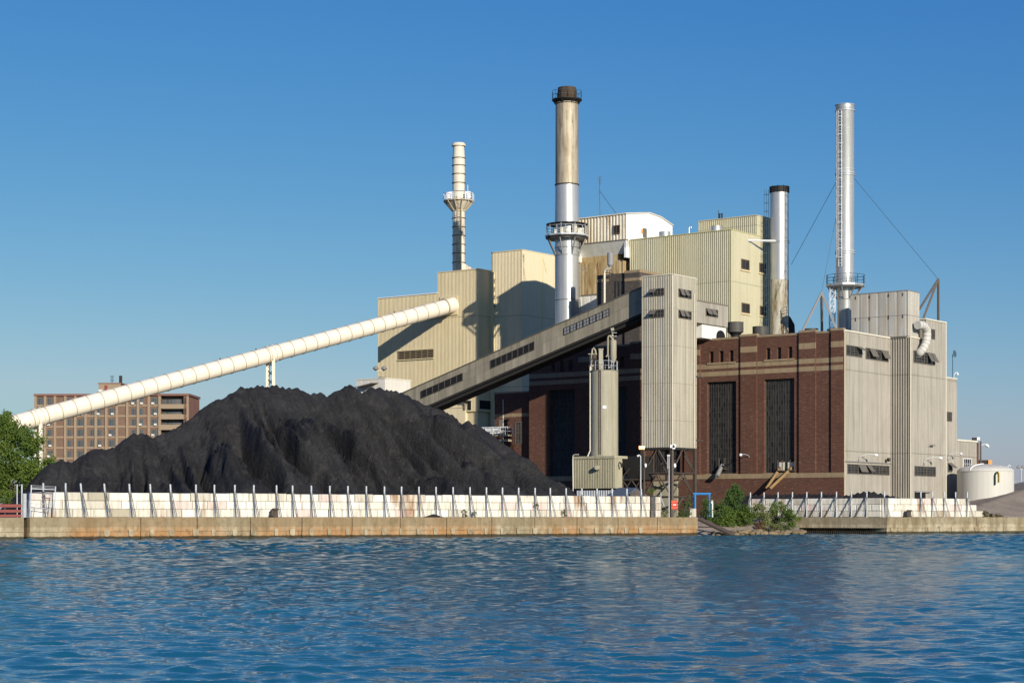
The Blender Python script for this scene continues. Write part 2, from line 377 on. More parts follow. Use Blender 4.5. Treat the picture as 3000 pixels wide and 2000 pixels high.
M['leafred']=leaf_mat('reddish_leaves',(0.22,0.09,0.05),(0.16,0.10,0.05),(0.10,0.05,0.03))
M['grass']=leaf_mat('dry_grass',(0.22,0.18,0.08),(0.12,0.13,0.05),(0.15,0.12,0.06))
M['bark']=plain('bark',(0.09,0.07,0.05),0.9,0,0.5)
def lamp_mat():
    m,nt,b=base_mat('lit_sodium_lamp',0.5); b.inputs['Base Color'].default_value=(1,0.75,0.4,1); b.inputs['Emission Color'].default_value=(1,0.42,0.08,1); b.inputs['Emission Strength'].default_value=5.0; return m
M['lit']=lamp_mat()
def water_mat():
    m,nt,b=base_mat('river_water',0.06,0,0.5); b.inputs['IOR'].default_value=1.333; b.inputs['Base Color'].default_value=(0.010,0.105,0.155,1)
    P=geo(nt); n=noise(nt,P,1.0,5,0.6,(2.6,4.2,1)); n2=noise(nt,P,1.0,3,0.55,(0.5,1.1,1)); n3=noise(nt,P,1,3,0.5,(9,13,1))
    h=mul(nt,mul(nt,n,0.55),mul(nt,mul(nt,n2,0.9),mul(nt,n3,0.10),'ADD'),'ADD')
    spy=nn(nt,'ShaderNodeSeparateXYZ'); S(nt,P,spy.inputs[0]); h=mul(nt,h,mul(nt,ramp(nt,spy.outputs['Y'],25,150),2.2,'MULTIPLY_ADD') if False else mul(nt,mul(nt,ramp(nt,spy.outputs['Y'],22,110),16.0),1.0,'ADD')); bump(nt,b,h,1.0,WB); return m
WB=0.042
M['water']=water_mat()

# ---------------------------------------------------------------- numpy noise
def vnoise(x,y,seed=0):
    xi=np.floor(x).astype(np.int64); yi=np.floor(y).astype(np.int64); xf=x-xi; yf=y-yi
    def h(a,b):
        n=(a*374761393+b*668265263+seed*1442695041)&0xffffffff
        n=((n^(n>>13))*1274126177)&0xffffffff
        return ((n^(n>>16))&0xffff)/65535.0
    u=xf*xf*(3-2*xf); v=yf*yf*(3-2*yf)
    return (h(xi,yi)*(1-u)+h(xi+1,yi)*u)*(1-v)+(h(xi,yi+1)*(1-u)+h(xi+1,yi+1)*u)*v
def fbm(x,y,o=4,seed=0):
    s=0;a=0.5
    for k in range(o): s=s+a*vnoise(x*2**k,y*2**k,seed+k*17); a*=0.5
    return s
def grid_obj(name,X,Y,Z,mat,smooth=True,loc=(0,0,0),keep=None):
    r,c=X.shape; V=np.stack([X-loc[0],Y-loc[1],Z-loc[2]],-1).reshape(-1,3).astype(np.float32)
    I=np.arange(r*c).reshape(r,c); Q=np.stack([I[:-1,:-1],I[:-1,1:],I[1:,1:],I[1:,:-1]],-1).reshape(-1,4).astype(np.int32)
    if keep is not None:
        K=keep.reshape(-1)[Q].any(1); Q=Q[K]; used=np.unique(Q); mp=np.zeros(len(V),int); mp[used]=np.arange(len(used)); V=V[used]; Q=mp[Q].astype(np.int32)
    me=bpy.data.meshes.new(name); me.vertices.add(len(V)); me.vertices.foreach_set('co',V.ravel()); me.loops.add(Q.size); me.loops.foreach_set('vertex_index',Q.ravel())
    me.polygons.add(len(Q)); me.polygons.foreach_set('loop_start',np.arange(0,Q.size,4,dtype=np.int32)); me.polygons.foreach_set('loop_total',np.full(len(Q),4,dtype=np.int32))
    me.update(calc_edges=True); me.validate()
    if smooth: me.polygons.foreach_set('use_smooth',[True]*len(me.polygons))
    me.materials.append(mat); o=bpy.data.objects.new(name,me); COL.objects.link(o); o.location=loc; return o

# ================================================================ SETTING
# river: one displaced sheet, dense where the camera looks, reaching far out on both sides
Ys=[-400.0,0.0,8.0,14.0,17.0]
while Ys[-1]<205: Ys.append(Ys[-1]*1.0025+0.004)
Ys+= [260,400,900,3000]
Ys=np.array(Ys)
us=np.concatenate([[-40,-10,-3,-1.2,-0.6],np.linspace(-0.40,0.40,760),[0.6,1.2,3,10,40]])
UU,YY=np.meshgrid(us,Ys); XX=UU*np.maximum(YY,17.0)
ZZ=np.zeros_like(XX); rs=np.random.default_rng(5)
for k in range(60):
    lam=0.17*(1.033**k); th=math.radians(-82+rs.normal(0,42)); kx,ky=math.cos(th)*2*math.pi/lam, math.sin(th)*2*math.pi/lam
    amp=0.0035*lam**0.95*(0.5+1.0*rs.random())
    ph=rs.random()*6.28; cut=np.clip((lam/(np.maximum(YY,17)*0.0034*2.2+0.02))-1,0,1)
    w=np.sin(kx*XX+ky*YY+ph+2.2*(vnoise(XX*0.23+k,YY*0.23,k)-0.5)); ZZ+=amp*cut*(w+0.28*(w*w-0.5))
for k in range(26):
    lam=0.95*(1.045**k); th=math.radians(-85+rs.normal(0,40)); kx,ky=math.cos(th)*2*math.pi/lam, math.sin(th)*2*math.pi/lam; ph=rs.random()*6.28
    w=np.sin(kx*XX+ky*YY+ph+2.5*(vnoise(XX*0.2+k,YY*0.2,k+90)-0.5)); ZZ+=0.0080*lam*np.clip((YY-45)/90,0,1)*w
gust=0.55+0.6*vnoise(XX*0.03,YY*0.05,91)+0.4*vnoise(XX*0.25,YY*0.12,93); ZZ*=gust
edge=(np.abs(UU)<0.41)&(YY>16)&(YY<206); ZZ*=edge
wo=grid_obj('water',XX,YY,ZZ,M['water']); wo['kind']='structure'; wo['label']='blue rippled river in the foreground'
# quay frontage line
QL=Face((-31.6-0.839*8,139-0.545*8),(0.839,0.545))      # block-wall line
off=1.05
QE=Face(QL.P+QL.n*off,QL.d)                              # quay edge
uL=QE.U(85); uR=QE.U(2044); uS=QE.U(2597)
# ground sheet behind the quay
g=MB(); e0=QE.at(-900,GZ,-0.4); e1=QE.at(uR,GZ,-0.4); INb=QE.at(uR,GZ,-9); INc=QE.at(uS,GZ,-9) 
IN2=QE.at(uS,GZ,-0.4); e2=QE.at(2500,GZ,-0.4)
g.add([e0,e1,INb,(INb[0]-600,INb[1]+2600,GZ),(e0[0]-2500,e0[1]+2500,GZ)],[(0,1,2,3,4)])
g.add([INb,INc,(INc[0]+600,INc[1]+2600,GZ),(INb[0]-600,INb[1]+2600,GZ)],[(0,1,2,3)])
g.add([IN2,e2,(e2[0]+300,e2[1]+3500,GZ),(INc[0]+600,INc[1]+2600,GZ),INc],[(0,1,2,3,4)])
single('ground',g,M['asphalt'],'flat dark coal-dusted yard behind the quay',kind='structure')

def quay(name,label,face,u0,u1,mat,joints,drips,thick=2.0,top=GZ+0.004,ret=True):
    T=Thing(name,label,'quay wall',face.at(u0,0))
    m=MB(); zb=-2.0; js=[u0]+[j for j in sorted(joints) if u0<j<u1]+[u1]
    for a,b in zip(js[:-1],js[1:]):
        w=random.uniform(-0.015,0.015); gp=0.03
        face.box(m,a+gp,b-gp,0.62,top,-thick,w+0.05); face.box(m,a+gp,b-gp,zb,0.60,-thick,w)
    face.box(m,u0,u1,zb,top-0.02,-thick-0.2,-0.25)
    T.part('concrete_face',m,mat)
    d=MB()
    for u in drips:
        w=random.uniform(0.16,0.24)
        # tapered pale run of cement below each post
        p=[face.at(u-w,0.78,0.055),face.at(u+w,0.78,0.055),face.at(u+w*0.9,0.35,0.05),face.at(u+w*0.45,0.20,0.04),face.at(u-w*0.45,0.20,0.04),face.at(u-w*0.9,0.35,0.05)]
        d.prism(p,(face.n[0]*0.05,face.n[1]*0.05,0))
    if drips: T.part('cement_run',d,M['quay2'])
    return T
posts1=[125,190.5,243,312,382,443,502,572,626,686,741.5,808,855,910,964,1017,1071,1124,1174,1225,1275,1325,1374.5,1422.6,1469.6,1517,1565,1609.6,1656,1702,1746.5,1791,1834,1876]
dr=[QE.U(x) for x in posts1[3:]]
quay('quay_wall','long concrete quay wall streaked with orange rust, under the row of steel posts',QE,uL,uR,M['quay'],[QE.U(x) for x in (412,577,733,884,1031,1172,1308,1440,1566,1690,1810,1925)],dr)
QF=Face(QE.at(uL,0)[:2],QE.d)
lw=Face(np.array(QE.at(uL-0.35,0)[:2]),(0.93,0.36))
quay('quay_wall','grey concrete quay wall at the left edge below the red rails',lw,-60,0,M['quay2'],[-3.2,-12],[])
# right quay, beyond the intake
posts3=[2588,2695,2729,2763,2797,2831]
quay('quay_wall','pale concrete quay wall on the right in front of the gravel mound',QE,uS,uS+120,M['quay2'],[QE.U(x) for x in (2860,2940)],[QE.U(x) for x in (2613,2720,2754,2790,2823,2858)])
# intake beam running along B from the right quay corner
c0=np.array(QE.at(uS,0)[:2]); FI=Face(c0-(-B2)*0,-B2)
T=Thing('intake_beam','weathered concrete beam over the dark screened water intake','intake',FI.at(-8,0))
m=MB(); ui0=FI.U(2320); FI.box(m,ui0,-0.02,0.62,GZ+0.004,-9,0.0); FI.box(m,ui0-0.6,ui0+0.3,-2,0.615,-9,0.0); FI.box(m,ui0+0.3,-0.02,-2,0.615,-9,-2.2); T.part('beam',m,M['quay2'])
m=MB()
for i in range(44):
    u=ui0+0.8+i*(-ui0-1.3)/43; FI.box(m,u-0.02,u+0.02,-0.6,0.616,-0.5,-0.44)
T.part('bar_screen',m,M['brown_steel'])

# ---------------------------------------------------------------- block walls
def chip(m,face,u0,u1,z0,z1,w0,w1,c=0.055):
    j=lambda s=0.012: random.uniform(-s,s)
    w1=w1+random.uniform(-0.03,0.03)
    o=[(u0,z0),(u1,z0),(u1,z1),(u0,z1)]; i=[(u0+c+j(),z0+c+j()),(u1-c+j(),z0+c+j()),(u1-c+j(),z1-c+j()),(u0+c+j(),z1-c+j())]
    vs=[face.at(u,z,w0) for u,z in o]+[face.at(u,z,w1-c) for u,z in o]+[face.at(u,z,w1) for u,z in i]
    fs=[(3,2,1,0)]+[(k,(k+1)%4,4+(k+1)%4,4+k) for k in range(4)]+[(4+k,4+(k+1)%4,8+(k+1)%4,8+k) for k in range(4)]+[(8,9,10,11)]
    m.add(vs,fs)
def blockwall(label,face,u0,u1,w=0.0,dep=0.75,rows=3,L=1.62,steps=0):
    m=MB(); h=0.61
    for r in range(rows):
        a=u0; first=True; ue=u1+steps*(rows-1-r)
        while a<ue-0.3:
            l=L*random.choice([1,1,1,0.97,1.03,0.75]); 
            if first and r%2: l*=0.55
            first=False; b=min(a+l,ue)
            if ue-b<0.45: b=ue
            chip(m,face,a+0.016,b-0.016,GZ+0.01+h*r,GZ+0.01+h*(r+1)-0.012+(random.uniform(-0.02,0.03) if r==rows-1 else 0),w-dep,w); a=b
    o=single('block_wall',m,M['block'],label,'wall',loc=face.at(u0,GZ)); return o
u0=QL.U(87); u1=QL.U(1905)
blockwall('long white concrete block wall holding back the big coal pile',QL,u0,u1)
blockwall('single upright stack of white blocks at the right end of the long block wall',QL,QL.U(1912)+0.35,QL.U(1937),0.02,0.7,L=1.6)
# middle wall parallel to the brick front
P2=np.array(QL.at(QL.U(2588),0)[:2])+(-B2)*0.0; FM=Face(P2,-B2)
um0=FM.U(2200)
blockwall('dull cream block wall in front of the low coal heap',FM,um0,-0.25)
blockwall('white block wall with a stepped right end below the round tank',QL,QL.U(2603),QL.U(2842),steps=0.95)
# posts
def make_post(loc,label,group):
    T=Thing('brace_post',label,'post',(0,0,0),group)
    n=QL.n; d=QL.d
    def L(u,w,z): return (d[0]*u+n[0]*w, d[1]*u+n[1]*w, z)
    m=MB(); m.tube(L(0,0.12,0),L(0,0.12,0.98),0.06,n=10); m.tube(L(0,0.12,1.0),L(0,0.12,2.02),0.054,n=10); m.tube(L(0,0.12,2.02),L(0,0.12,2.50),0.073,n=12)
    T.part('upright',m,M['galv'],smooth=30)
    m=MB()
    for s in (-0.06,0.06): m.bar(L(s,0.16,1.95),L(s,0.92,0.02),0.05)
    for k in (0.35,0.7): m.bar(L(-0.06,0.16+0.76*k,1.95-1.93*k),L(0.06,0.16+0.76*k,1.95-1.93*k),0.03)
    T.part('slanted_brace',m,M['brace'])
    m=MB(); m.box(-0.13,0.13,-0.30,-0.02,0.0,0.03)
    T.part('base_plate',m,M['grey_steel'])
    return T
grp='braced steel posts standing against the long white block wall'
lab='galvanised steel post with slanted brace against the long white block wall'
tp=make_post((0,0,0),lab,grp); tilts={125:('outermost left braced steel post, behind the barbed wire gate frame',0),243:('leaning braced steel post, third from the left end of the long wall',-5),312:('leaning braced steel post, fourth from the left end of the long wall',-5),382:('slightly leaning braced post, fifth from the left end of the long wall',-3),443:('slightly leaning braced post, sixth from the left end of the long wall',-3),502:('slightly leaning braced post, seventh from the left end of the long wall',-3),190.5:('upright braced steel post, second from the left end of the long wall',0)}
for i,x in enumerate(posts1):
    p=QL.at(QL.U(x),GZ+0.005); o=tp.o if i==0 else dup(tp.o,p,lab)
    o.location=p
    if x in tilts:
        o['label'],t=tilts[x]; o.rotation_euler=(0,math.radians(t),0)
    elif x==posts1[-1]: o['label']='last braced steel post at the right end of the long white block wall'
lab3='galvanised braced steel post against the stepped white block wall on the right'
for i,x in enumerate(posts3):
    p=QL.at(QL.U(x),GZ+0.005); o=dup(tp.o,p,lab3); o['group']='braced steel posts against the right white block wall'
    if i==0: o['label']='braced steel post at the left corner of the right white block wall'
lab2='steel post with brace slanting left against the dull cream block wall'
rz=math.atan2(-B2[1],-B2[0])-math.atan2(QL.d[1],QL.d[0])
for x in (2200,2240,2281,2323,2365,2408,2452,2496,2541):
    p=FM.at(FM.U(x),GZ+0.005); o=dup(tp.o,p,lab2,rz); o['group']='braced steel posts against the dull cream block wall'
# gate frame + razor strands at the left end
T=Thing('gate_frame','bent galvanised gate frame with wire strands at the left end of the block wall','gate',QL.at(QL.U(90),GZ,0.9))
m=MB(); GF=Face(QL.at(QL.U(90),0,0.85)[:2],QL.d); a,b=0,GF.U(162)
m.tube(GF.px(92,1420),GF.px(88,1514),0.05); m.tube(GF.px(163,1424),GF.px(158,1512),0.04)
m.tube(GF.px(92,1431),GF.px(163,1434),0.035); m.tube(GF.px(90,1474),GF.px(160,1476),0.025); m.tube(GF.px(92,1484),GF.px(146,1491),0.03)
m.tube(GF.px(152,1446),GF.px(146,1508),0.035); m.tube(GF.px(128,1445),GF.px(152,1449),0.03); m.tube(GF.px(98,1486),GF.px(97,1512),0.03); m.tube(GF.px(108,1474),GF.px(104,1512),0.02)
T.part('tube_frame',m,M['galv'],smooth=40); m=MB()
for dy in (0,4,8): m.tube(GF.px(92,1421+dy),GF.px(163,1425+dy),0.012,n=5)
T.part('wire_strand',m,M['galv'])
# bollards
def bollard(u,face,label):
    T=Thing('bollard',label,'bollard',face.at(u,GZ,0.55)); c=face.at(u,0,0.55); m=MB()
    m.lathe(c,[(0.26,GZ+0.02),(0.24,GZ+0.1),(0.19,GZ+0.2),(0.17,GZ+0.45),(0.2,GZ+0.55),(0.27,GZ+0.6),(0.27,GZ+0.68),(0.2,GZ+0.72)],24); T.part('bollard_post',m,M['brown_steel'],smooth=40)
    m=MB(); p=Vector((c[0]-0.2,c[1]-0.1,GZ+0.45)); m.lathe((p.x,p.y),[(0.05,p.z-0.4),(0.16,p.z-0.35),(0.18,p.z-0.2),(0.12,p.z),(0.15,p.z+0.12),(0.04,p.z+0.18)],14); T.part('old_fender',m,M['brown_steel'],smooth=40)
bollard(QL.U(797),QL,'rusty brown mooring bollard in front of the left half of the long wall'); bollard(QL.U(2652),QL,'rusty brown mooring bollard in front of the right white block wall')

# ================================================================ COAL
def coalpile(name,label,sil,depth_of,dY,slope=0.76,res=0.13,amp=1.0,zb=GZ-0.05,clip=None,front=20,back=16,peaks=None):
    pk=[]
    for i in range(len(sil)-1):
        (x0,y0),(x1,y1)=sil[i],sil[i+1]; n=max(1,int(abs(x1-x0)/14))
        for k in range(n):
            t=k/n; x=x0+(x1-x0)*t; y=y0+(y1-y0)*t; Y=depth_of(x); pk.append(((x-1500)/F*Y,Y,zpx(y,Y)))
    pk=np.array(pk); x0,x1=pk[:,0].min()-3,pk[:,0].max()+3; y0,y1=pk[:,1].min()-front,pk[:,1].max()+back
    X,Y=np.meshgrid(np.arange(x0,x1,res),np.arange(y0,y1,res)); Z=np.full(X.shape,zb-1.0)
    wx=X+(fbm(X*0.3,Y*0.3,3,3)-0.5)*1.6; wy=Y+(fbm(X*0.3,Y*0.3,3,8)-0.5)*1.6
    for i,(px,py,pz) in enumerate(pk):
        d=np.sqrt((X-px)**2+(Y-py)**2); Z=np.maximum(Z,pz-slope*d-0.45*np.maximum(d-1.2,0))
    C=np.full(X.shape,-50.0); k=1.6; acc=np.zeros(X.shape)
    for i,(qx,qy) in enumerate(peaks or []):
        Yq=depth_of(qx); cx_,cy_,cz_=(qx-1500)/F*Yq,Yq,zpx(qy,Yq)
        dx=wx-cx_; dy=wy-cy_; d=np.sqrt(dx*dx+dy*dy); th=np.arctan2(dy,dx)
        a=1-np.abs(2*fbm(th*3.2+i*5.3,d*0.035+i,3,40+i)-0.9); b=1-np.abs(2*vnoise(th*9.5+i*2.1,d*0.07,60+i)-1)
        f=np.clip(d/2.5,0,1)*amp
        h=cz_-slope*d*0.99-f*(1.9*a**3*np.clip(d/7,0.2,1)+0.55*b**2)+0.35*f
        h=cz_-slope*d*0.97-f*(0.7*np.clip(a,0,1)**3*np.clip(d/6,0.25,1)+0.3*b**3)*np.clip((cz_-zb-slope*d)/4,0.15,1)
        acc+=np.exp(k*(np.clip(h,-20,99)-pk[:,2].max()))
    if peaks: C=np.log(acc+1e-30)/k+pk[:,2].max(); Z=np.maximum(Z,C-0.25)
    if peaks:
        rl=Face(np.array([0.0,0.0]),QL.d); s=X*QL.d[0]+Y*QL.d[1]; top=pk[:,2].max()
        qn=(X-QL.P[0])*QL.n[0]+(Y-QL.P[1])*QL.n[1]; dist=np.clip(qn+(17.5 if len(peaks)>4 else 13.0),0,30)
        c0=QL.d@np.array(ptpx(735,0,ydep(17.5)(735))[:2]); cc=np.clip((s-c0)/11.0,-0.95,0.85)
        g=(s-c0)*32.0/(32.0+dist)+(fbm(X*0.2,Y*0.2,3,15)-0.5)*1.8
        def saw(t,e=0.2):
            t=t-np.floor(t); return np.where(t<e,t/e,(1-t)/(1-e))
        am=lambda sc,sd: np.clip(2.2*vnoise(g*sc,dist*0.13,sd)-0.25,0.1,1.6)
        t1=g*0.30+1.5*fbm(g*0.12,dist*0.06,3,5); t2=g*0.75+1.4*fbm(g*0.35,dist*0.09,3,6); t3=g*1.9+1.2*fbm(g*0.8,dist*0.2,2,7)
        r1=saw(t1,0.22)*am(0.3,8); r2=saw(t2,0.25)*am(0.7,9); r3=saw(t3,0.3)*am(1.5,10)
        CA=1.0 if len(peaks)>4 else 0.45; env=np.clip(0.03+dist/4.5,0,1)*np.clip((Z-zb-1.0)/3.5,0,1)
        Z=Z+env*(CA*(2.4*(r1-0.75)+1.55*(r2-0.6)+0.55*(r3-0.5)))
    hh=np.clip((Z-zb)/3,0,1)
    Z+=hh*(fbm(X*0.5,Y*0.5,3,51)-0.5)*0.35*amp+hh*(fbm(X*2.2,Y*2.2,4,77)-0.5)*0.34*amp+hh*(np.abs(fbm(X*5,Y*5,2,78)-0.5))*0.15*amp
    keep=Z>zb-0.35
    if clip is not None:
        q=(X-clip.P[0])*clip.n[0]+(Y-clip.P[1])*clip.n[1]; keep&=(q<-0.85)
    Z=np.maximum(Z,zb-0.5)
    o=grid_obj(name,X,Y,Z,M['coal'],loc=(float(pk[:,0].mean()),float(pk[:,1].mean()),zb),keep=keep); o['label']=label; o['category']='coal pile'; return o
def ydep(off): 
    Fq=Face(QL.P-QL.n*off,QL.d); return lambda x: Fq.Y(x)
sil=[(126,1392),(158,1352),(180,1343),(200,1350),(217,1346),(267,1320),(281,1315),(312,1317),(351,1296),(393,1264),(414,1262),(446,1276),(491,1260),(526,1246),(575,1215),(610,1183),(642,1162),(677,1152),(705,1127),(723,1131),(754,1124),(810,1125),(846,1132),(870,1131),(902,1148),(940,1141),(965,1152),(993,1136),(1025,1127),(1042,1134),(1067,1146),(1091,1134),(1112,1131),(1133,1141),(1175,1145),(1214,1166),(1260,1197),(1302,1225),(1350,1252)]
coalpile('coal_pile','huge black coal pile with gullied slopes behind the long white block wall',sil,ydep(17.5),0,clip=QL,peaks=[(180,1345),(290,1318),(405,1264),(500,1258),(590,1205),(665,1154),(720,1129),(775,1124),(850,1131),(940,1141),(1022,1128),(1112,1131),(1170,1144),(1240,1186)])
sil=[(1340,1262),(1371,1231),(1392,1236),(1420,1260),(1462,1289),(1525,1348),(1596,1397),(1652,1443)]
coalpile('coal_pile','lower black coal cone sloping down to the right towards the silo',sil,ydep(13.0),0,clip=QL,peaks=[(1378,1231),(1440,1275)])
coalpile('coal_pile','low black coal heap behind the dull cream block wall below the brick front',[(2150,1452),(2200,1447),(2300,1445),(2400,1444),(2470,1446)],lambda x:FM.Y(x)+4.0,0,clip=FM,front=5,back=6,amp=0.4)
coalpile('coal_pile','low dark rubble heap at the foot of the ribbed grey-beige wall',[(2480,1447),(2530,1438),(2560,1438),(2600,1446),(2662,1461)],lambda x:190.0,0,front=6,back=5,amp=0.4)
# gravel mound on the right
X,Y=np.meshgrid(np.arange(40,100,0.3),np.arange(180,235,0.3)); 
q=(X-QL.P[0])*QL.n[0]+(Y-QL.P[1])*QL.n[1]
ZM=GZ+np.minimum(0.27*(-q-1.2),2.27+0.21*(X-53.5))+(fbm(X*0.8,Y*0.8,4,5)-0.5)*0.2
o=grid_obj('gravel_mound',X,Y,ZM-0.02,M['gravel'],keep=(q<-0.9)&(ZM>GZ-0.1)); o['kind']='structure'; o['label']='grey-brown gravel bank under the round tank'
# ================================================================ POWER STATION
corner=ptpx(2473,0,200); a0=float(np.dot(A2,corner[:2])); b0=float(np.dot(B2,corner[:2]))
FK=FA(a0); FR=FB(b0)
a2=float(FR.U(2609)); FRB=FA(a2); b2=-float(FRB.U(2667)); FR2=FB(b2)
def loc(a,b,z=GZ): q=A2*a+B2*b; return (q[0],q[1],z)
# ---- brick powerhouse
T=Thing('brick_powerhouse','dark red brick power station hall with tall gridded windows and pale stone bands','industrial hall',loc(a0,b0))
zt=FK.Z(2473,972); ul=FK.U(1550); ur=-b0
ls=0.004
Zc=lambda cy,x: FK.Z(x,960+cy/3.016)
def cx(c): return 2020+c/3.016
big=[]
w1=(FK.U(cx(155)),FK.U(cx(412)),FK.Z(2114,960+1288/3.016),FK.Z(2114,960+475/3.016)); w2=(FK.U(cx(660)),FK.U(cx(925)),w1[2],w1[3])
bay=w2[0]-w1[0]; bigw=[w2,w1]+[(w1[0]-bay*k,w1[1]-bay*k,w1[2],w1[3]) for k in (1,2,3)]
sm=[]
for grp_x in ((175,212),(262,300),(350,388),(677,713),(773,810),(870,908)):
    x=cx(sum(grp_x)/2); base=(300,203) if grp_x[0]<500 else (279,174); sm.append((FK.U(cx(grp_x[0])),FK.U(cx(grp_x[1])),Zc(base[0],x),Zc(base[1],x)))
z_s0=sum(s[2] for s in sm)/6; z_s1=sum(s[3] for s in sm)/6; sm=[(s[0],s[1],z_s0,z_s1) for s in sm]
sm+= [(s[0]-bay*k,s[1]-bay*k,z_s0,z_s1) for s in sm[:3] for k in (1,2,3)]
m=MB(); wall_holes(m,FK,ul,ur,GZ-0.2,zt,bigw+sm,rev=0.55)
aB=float(FB(b2).U(2772))-1.5
# left end, back, roof shell
for (p,q) in (((a0,-ul),(aB,-ul)),((aB,-ul),(aB,b0))):
    A=loc(*p,GZ); Bq=loc(*q,GZ); m.add([A,Bq,(Bq[0],Bq[1],zt),(A[0],A[1],zt)],[(0,1,2,3)])
T.part('wall',m,M['brick'])
m=MB(); m.ab(a0+0.3,aB-0.05,b0+0.3,-ul-0.05,zt-0.7,zt-0.35); T.part('roof',m,M['roof'])
# pilasters
pil=[(cx(458),cx(600)),(cx(974),cx(1120)),(cx(1258),2473)]; ps=[(FK.U(a),FK.U(b)) for a,b in pil]; ps[2]=(ps[2][0],ur)
d0=ps[1][0]-bay; ps+= [(ps[0][0]-bay*k,ps[0][1]-bay*k) for k in (1,2,3)]
zpl=FK.Z(2400,960+1322/3.016); zpt=FK.Z(2400,960+1280/3.016)
for u,v in ps:
    m=MB(); FK.box(m,u,v,zpt-0.01,zt+0.18,-0.15,0.20); T.part('pilaster',m,M['brick'])
    m=MB(); zb1=zt-0.95; FK.box(m,u-0.002,v+0.002,zb1-0.62,zb1,0.10,0.205); T.part('pilaster_band',m,M['stone']); m=MB(); FK.box(m,u-0.03,v+0.03,zt+0.182,zt+0.42,-0.35,0.24); T.part('pilaster_cap',m,M['stone'])
bz=[(FK.Z(2260,960+300/3.016),FK.Z(2260,960+258/3.016)),]
yb=lambda c:960+c/3.016
bands=[(FK.Z(2473,yb(300)),FK.Z(2473,yb(256))),(FK.Z(2473,yb(368)),FK.Z(2473,yb(326)))]
edges=sorted([(u,v) for u,v in ps]); 
for z0_,z1_ in bands:
    m=MB(); prev=ul
    for u,v in edges:
        if u>prev: FK.box(m,prev,u,z0_,z1_,-0.1,0.012)
        FK.box(m,u,v,z0_,z1_,0.1,0.207); prev=v
    T.part('stone_band',m,M['stone'])
m=MB(); prev=ul
for u,v in edges:
    if u>prev: FK.box(m,prev,u,zt,zt+0.22,-0.35,0.06)
    prev=v
T.part('coping',m,M['stone'])
m=MB(); FK.box(m,ul,ur+0.02,zpl,zpt,-0.1,0.26); T.part('plinth_band',m,M['stone'])
m=MB(); FK.box(m,ul,ur+0.01,GZ-0.3,zpl,-0.1,0.22); T.part('plinth',m,M['brick'])
for i,r in enumerate(bigw): window(T,FK,r,12,18,M['frame2'],M['glass'],rev=0.42,bar=0.03,mull=(4,8),sill=M['stone'])
for r in sm: window(T,FK,r,2,4,M['frame'],M['glass'],rev=0.4,bar=0.03,frame=0.05)
for g3 in (sm[0:3],sm[3:6]):
    m=MB(); FK.box(m,g3[0][0]-0.25,g3[2][1]+0.25,z_s0-0.2,z_s0-0.01,-0.05,0.10); T.part('sill',m,M['stone'])
# pale panels at the foot of the right tall window
m=MB()
for xa,xb in ((770,830),(856,922)): 
    u,v=FK.U(cx(xa)),FK.U(cx(xb)); FK.box(m,u,v,w2[2]+0.15,FK.Z(2290,yb(1186)),-0.42,-0.30)
T.part('blanking_panel',m,M['trim'])
m=MB(); u=FK.U(2053); 
for c in (600,1125): pass
m.tube(FK.at(FK.U(cx(1372)),zt,0.12),FK.at(FK.U(cx(1372)),GZ,0.12),0.04,n=6); T.part('corner_conduit',m,M['ochre_pipe'])

# ---- grey-beige side wing (right side of the hall)
T=Thing('ribbed_side_wing','grey-beige ribbed metal wing with strip windows on the right of the brick hall','industrial wing',loc(a0,b0))
zr1=FR.Z(2475,969.5); zr2=FRB.Z(2640,990)-0.0; 
m=MB(); corr(m,FR,a0+0.02,a2-0.02,GZ-0.2,zr1,0.30,0.03,0.0)
m.ab(a0+0.05,a2+4,b0+0.06,b0+2.0,GZ,zr1-0.03); T.part('wall',m,M['grey_sheet'])
m=MB(); FR.box(m,a0-0.02,a2,zr1,zr1+0.16,-0.5,0.08); FR.box(m,a0-0.06,a0+0.10,GZ,zr1,-0.05,0.05); T.part('coping',m,M['trim'])
m=MB(); zz=FR.Z(2540,1357-2); FR.box(m,a0+0.1,a2-0.05,zz,zz+0.1,0.0,0.12); T.part('ledge',m,M['grey_steel'])
ra,rb=2450,2.375
def cr(c): return 2450+c/2.375
def cyv(c): return 820+c/2.375
def rr(f,x0,x1,y0,y1): return f.rect(cr(x0),cr(x1),cyv(y0),cyv(y1))
window(T,FR,rr(FR,68,178,458,532),4,4,M['frame'],M['glass'],awn=[(2.6,3.9,1.1)])
window(T,FR,rr(FR,205,362,482,560),6,4,M['frame'],M['glass'],awn=[(0.8,2.4,0.5),(4,5.6,0.5)])
window(T,FR,rr(FR,76,368,1284,1352),12,4,M['frame'],M['glass'],awn=[(3,5,0.45),(5.3,6.5,0.7)],mull=(3,6,9))
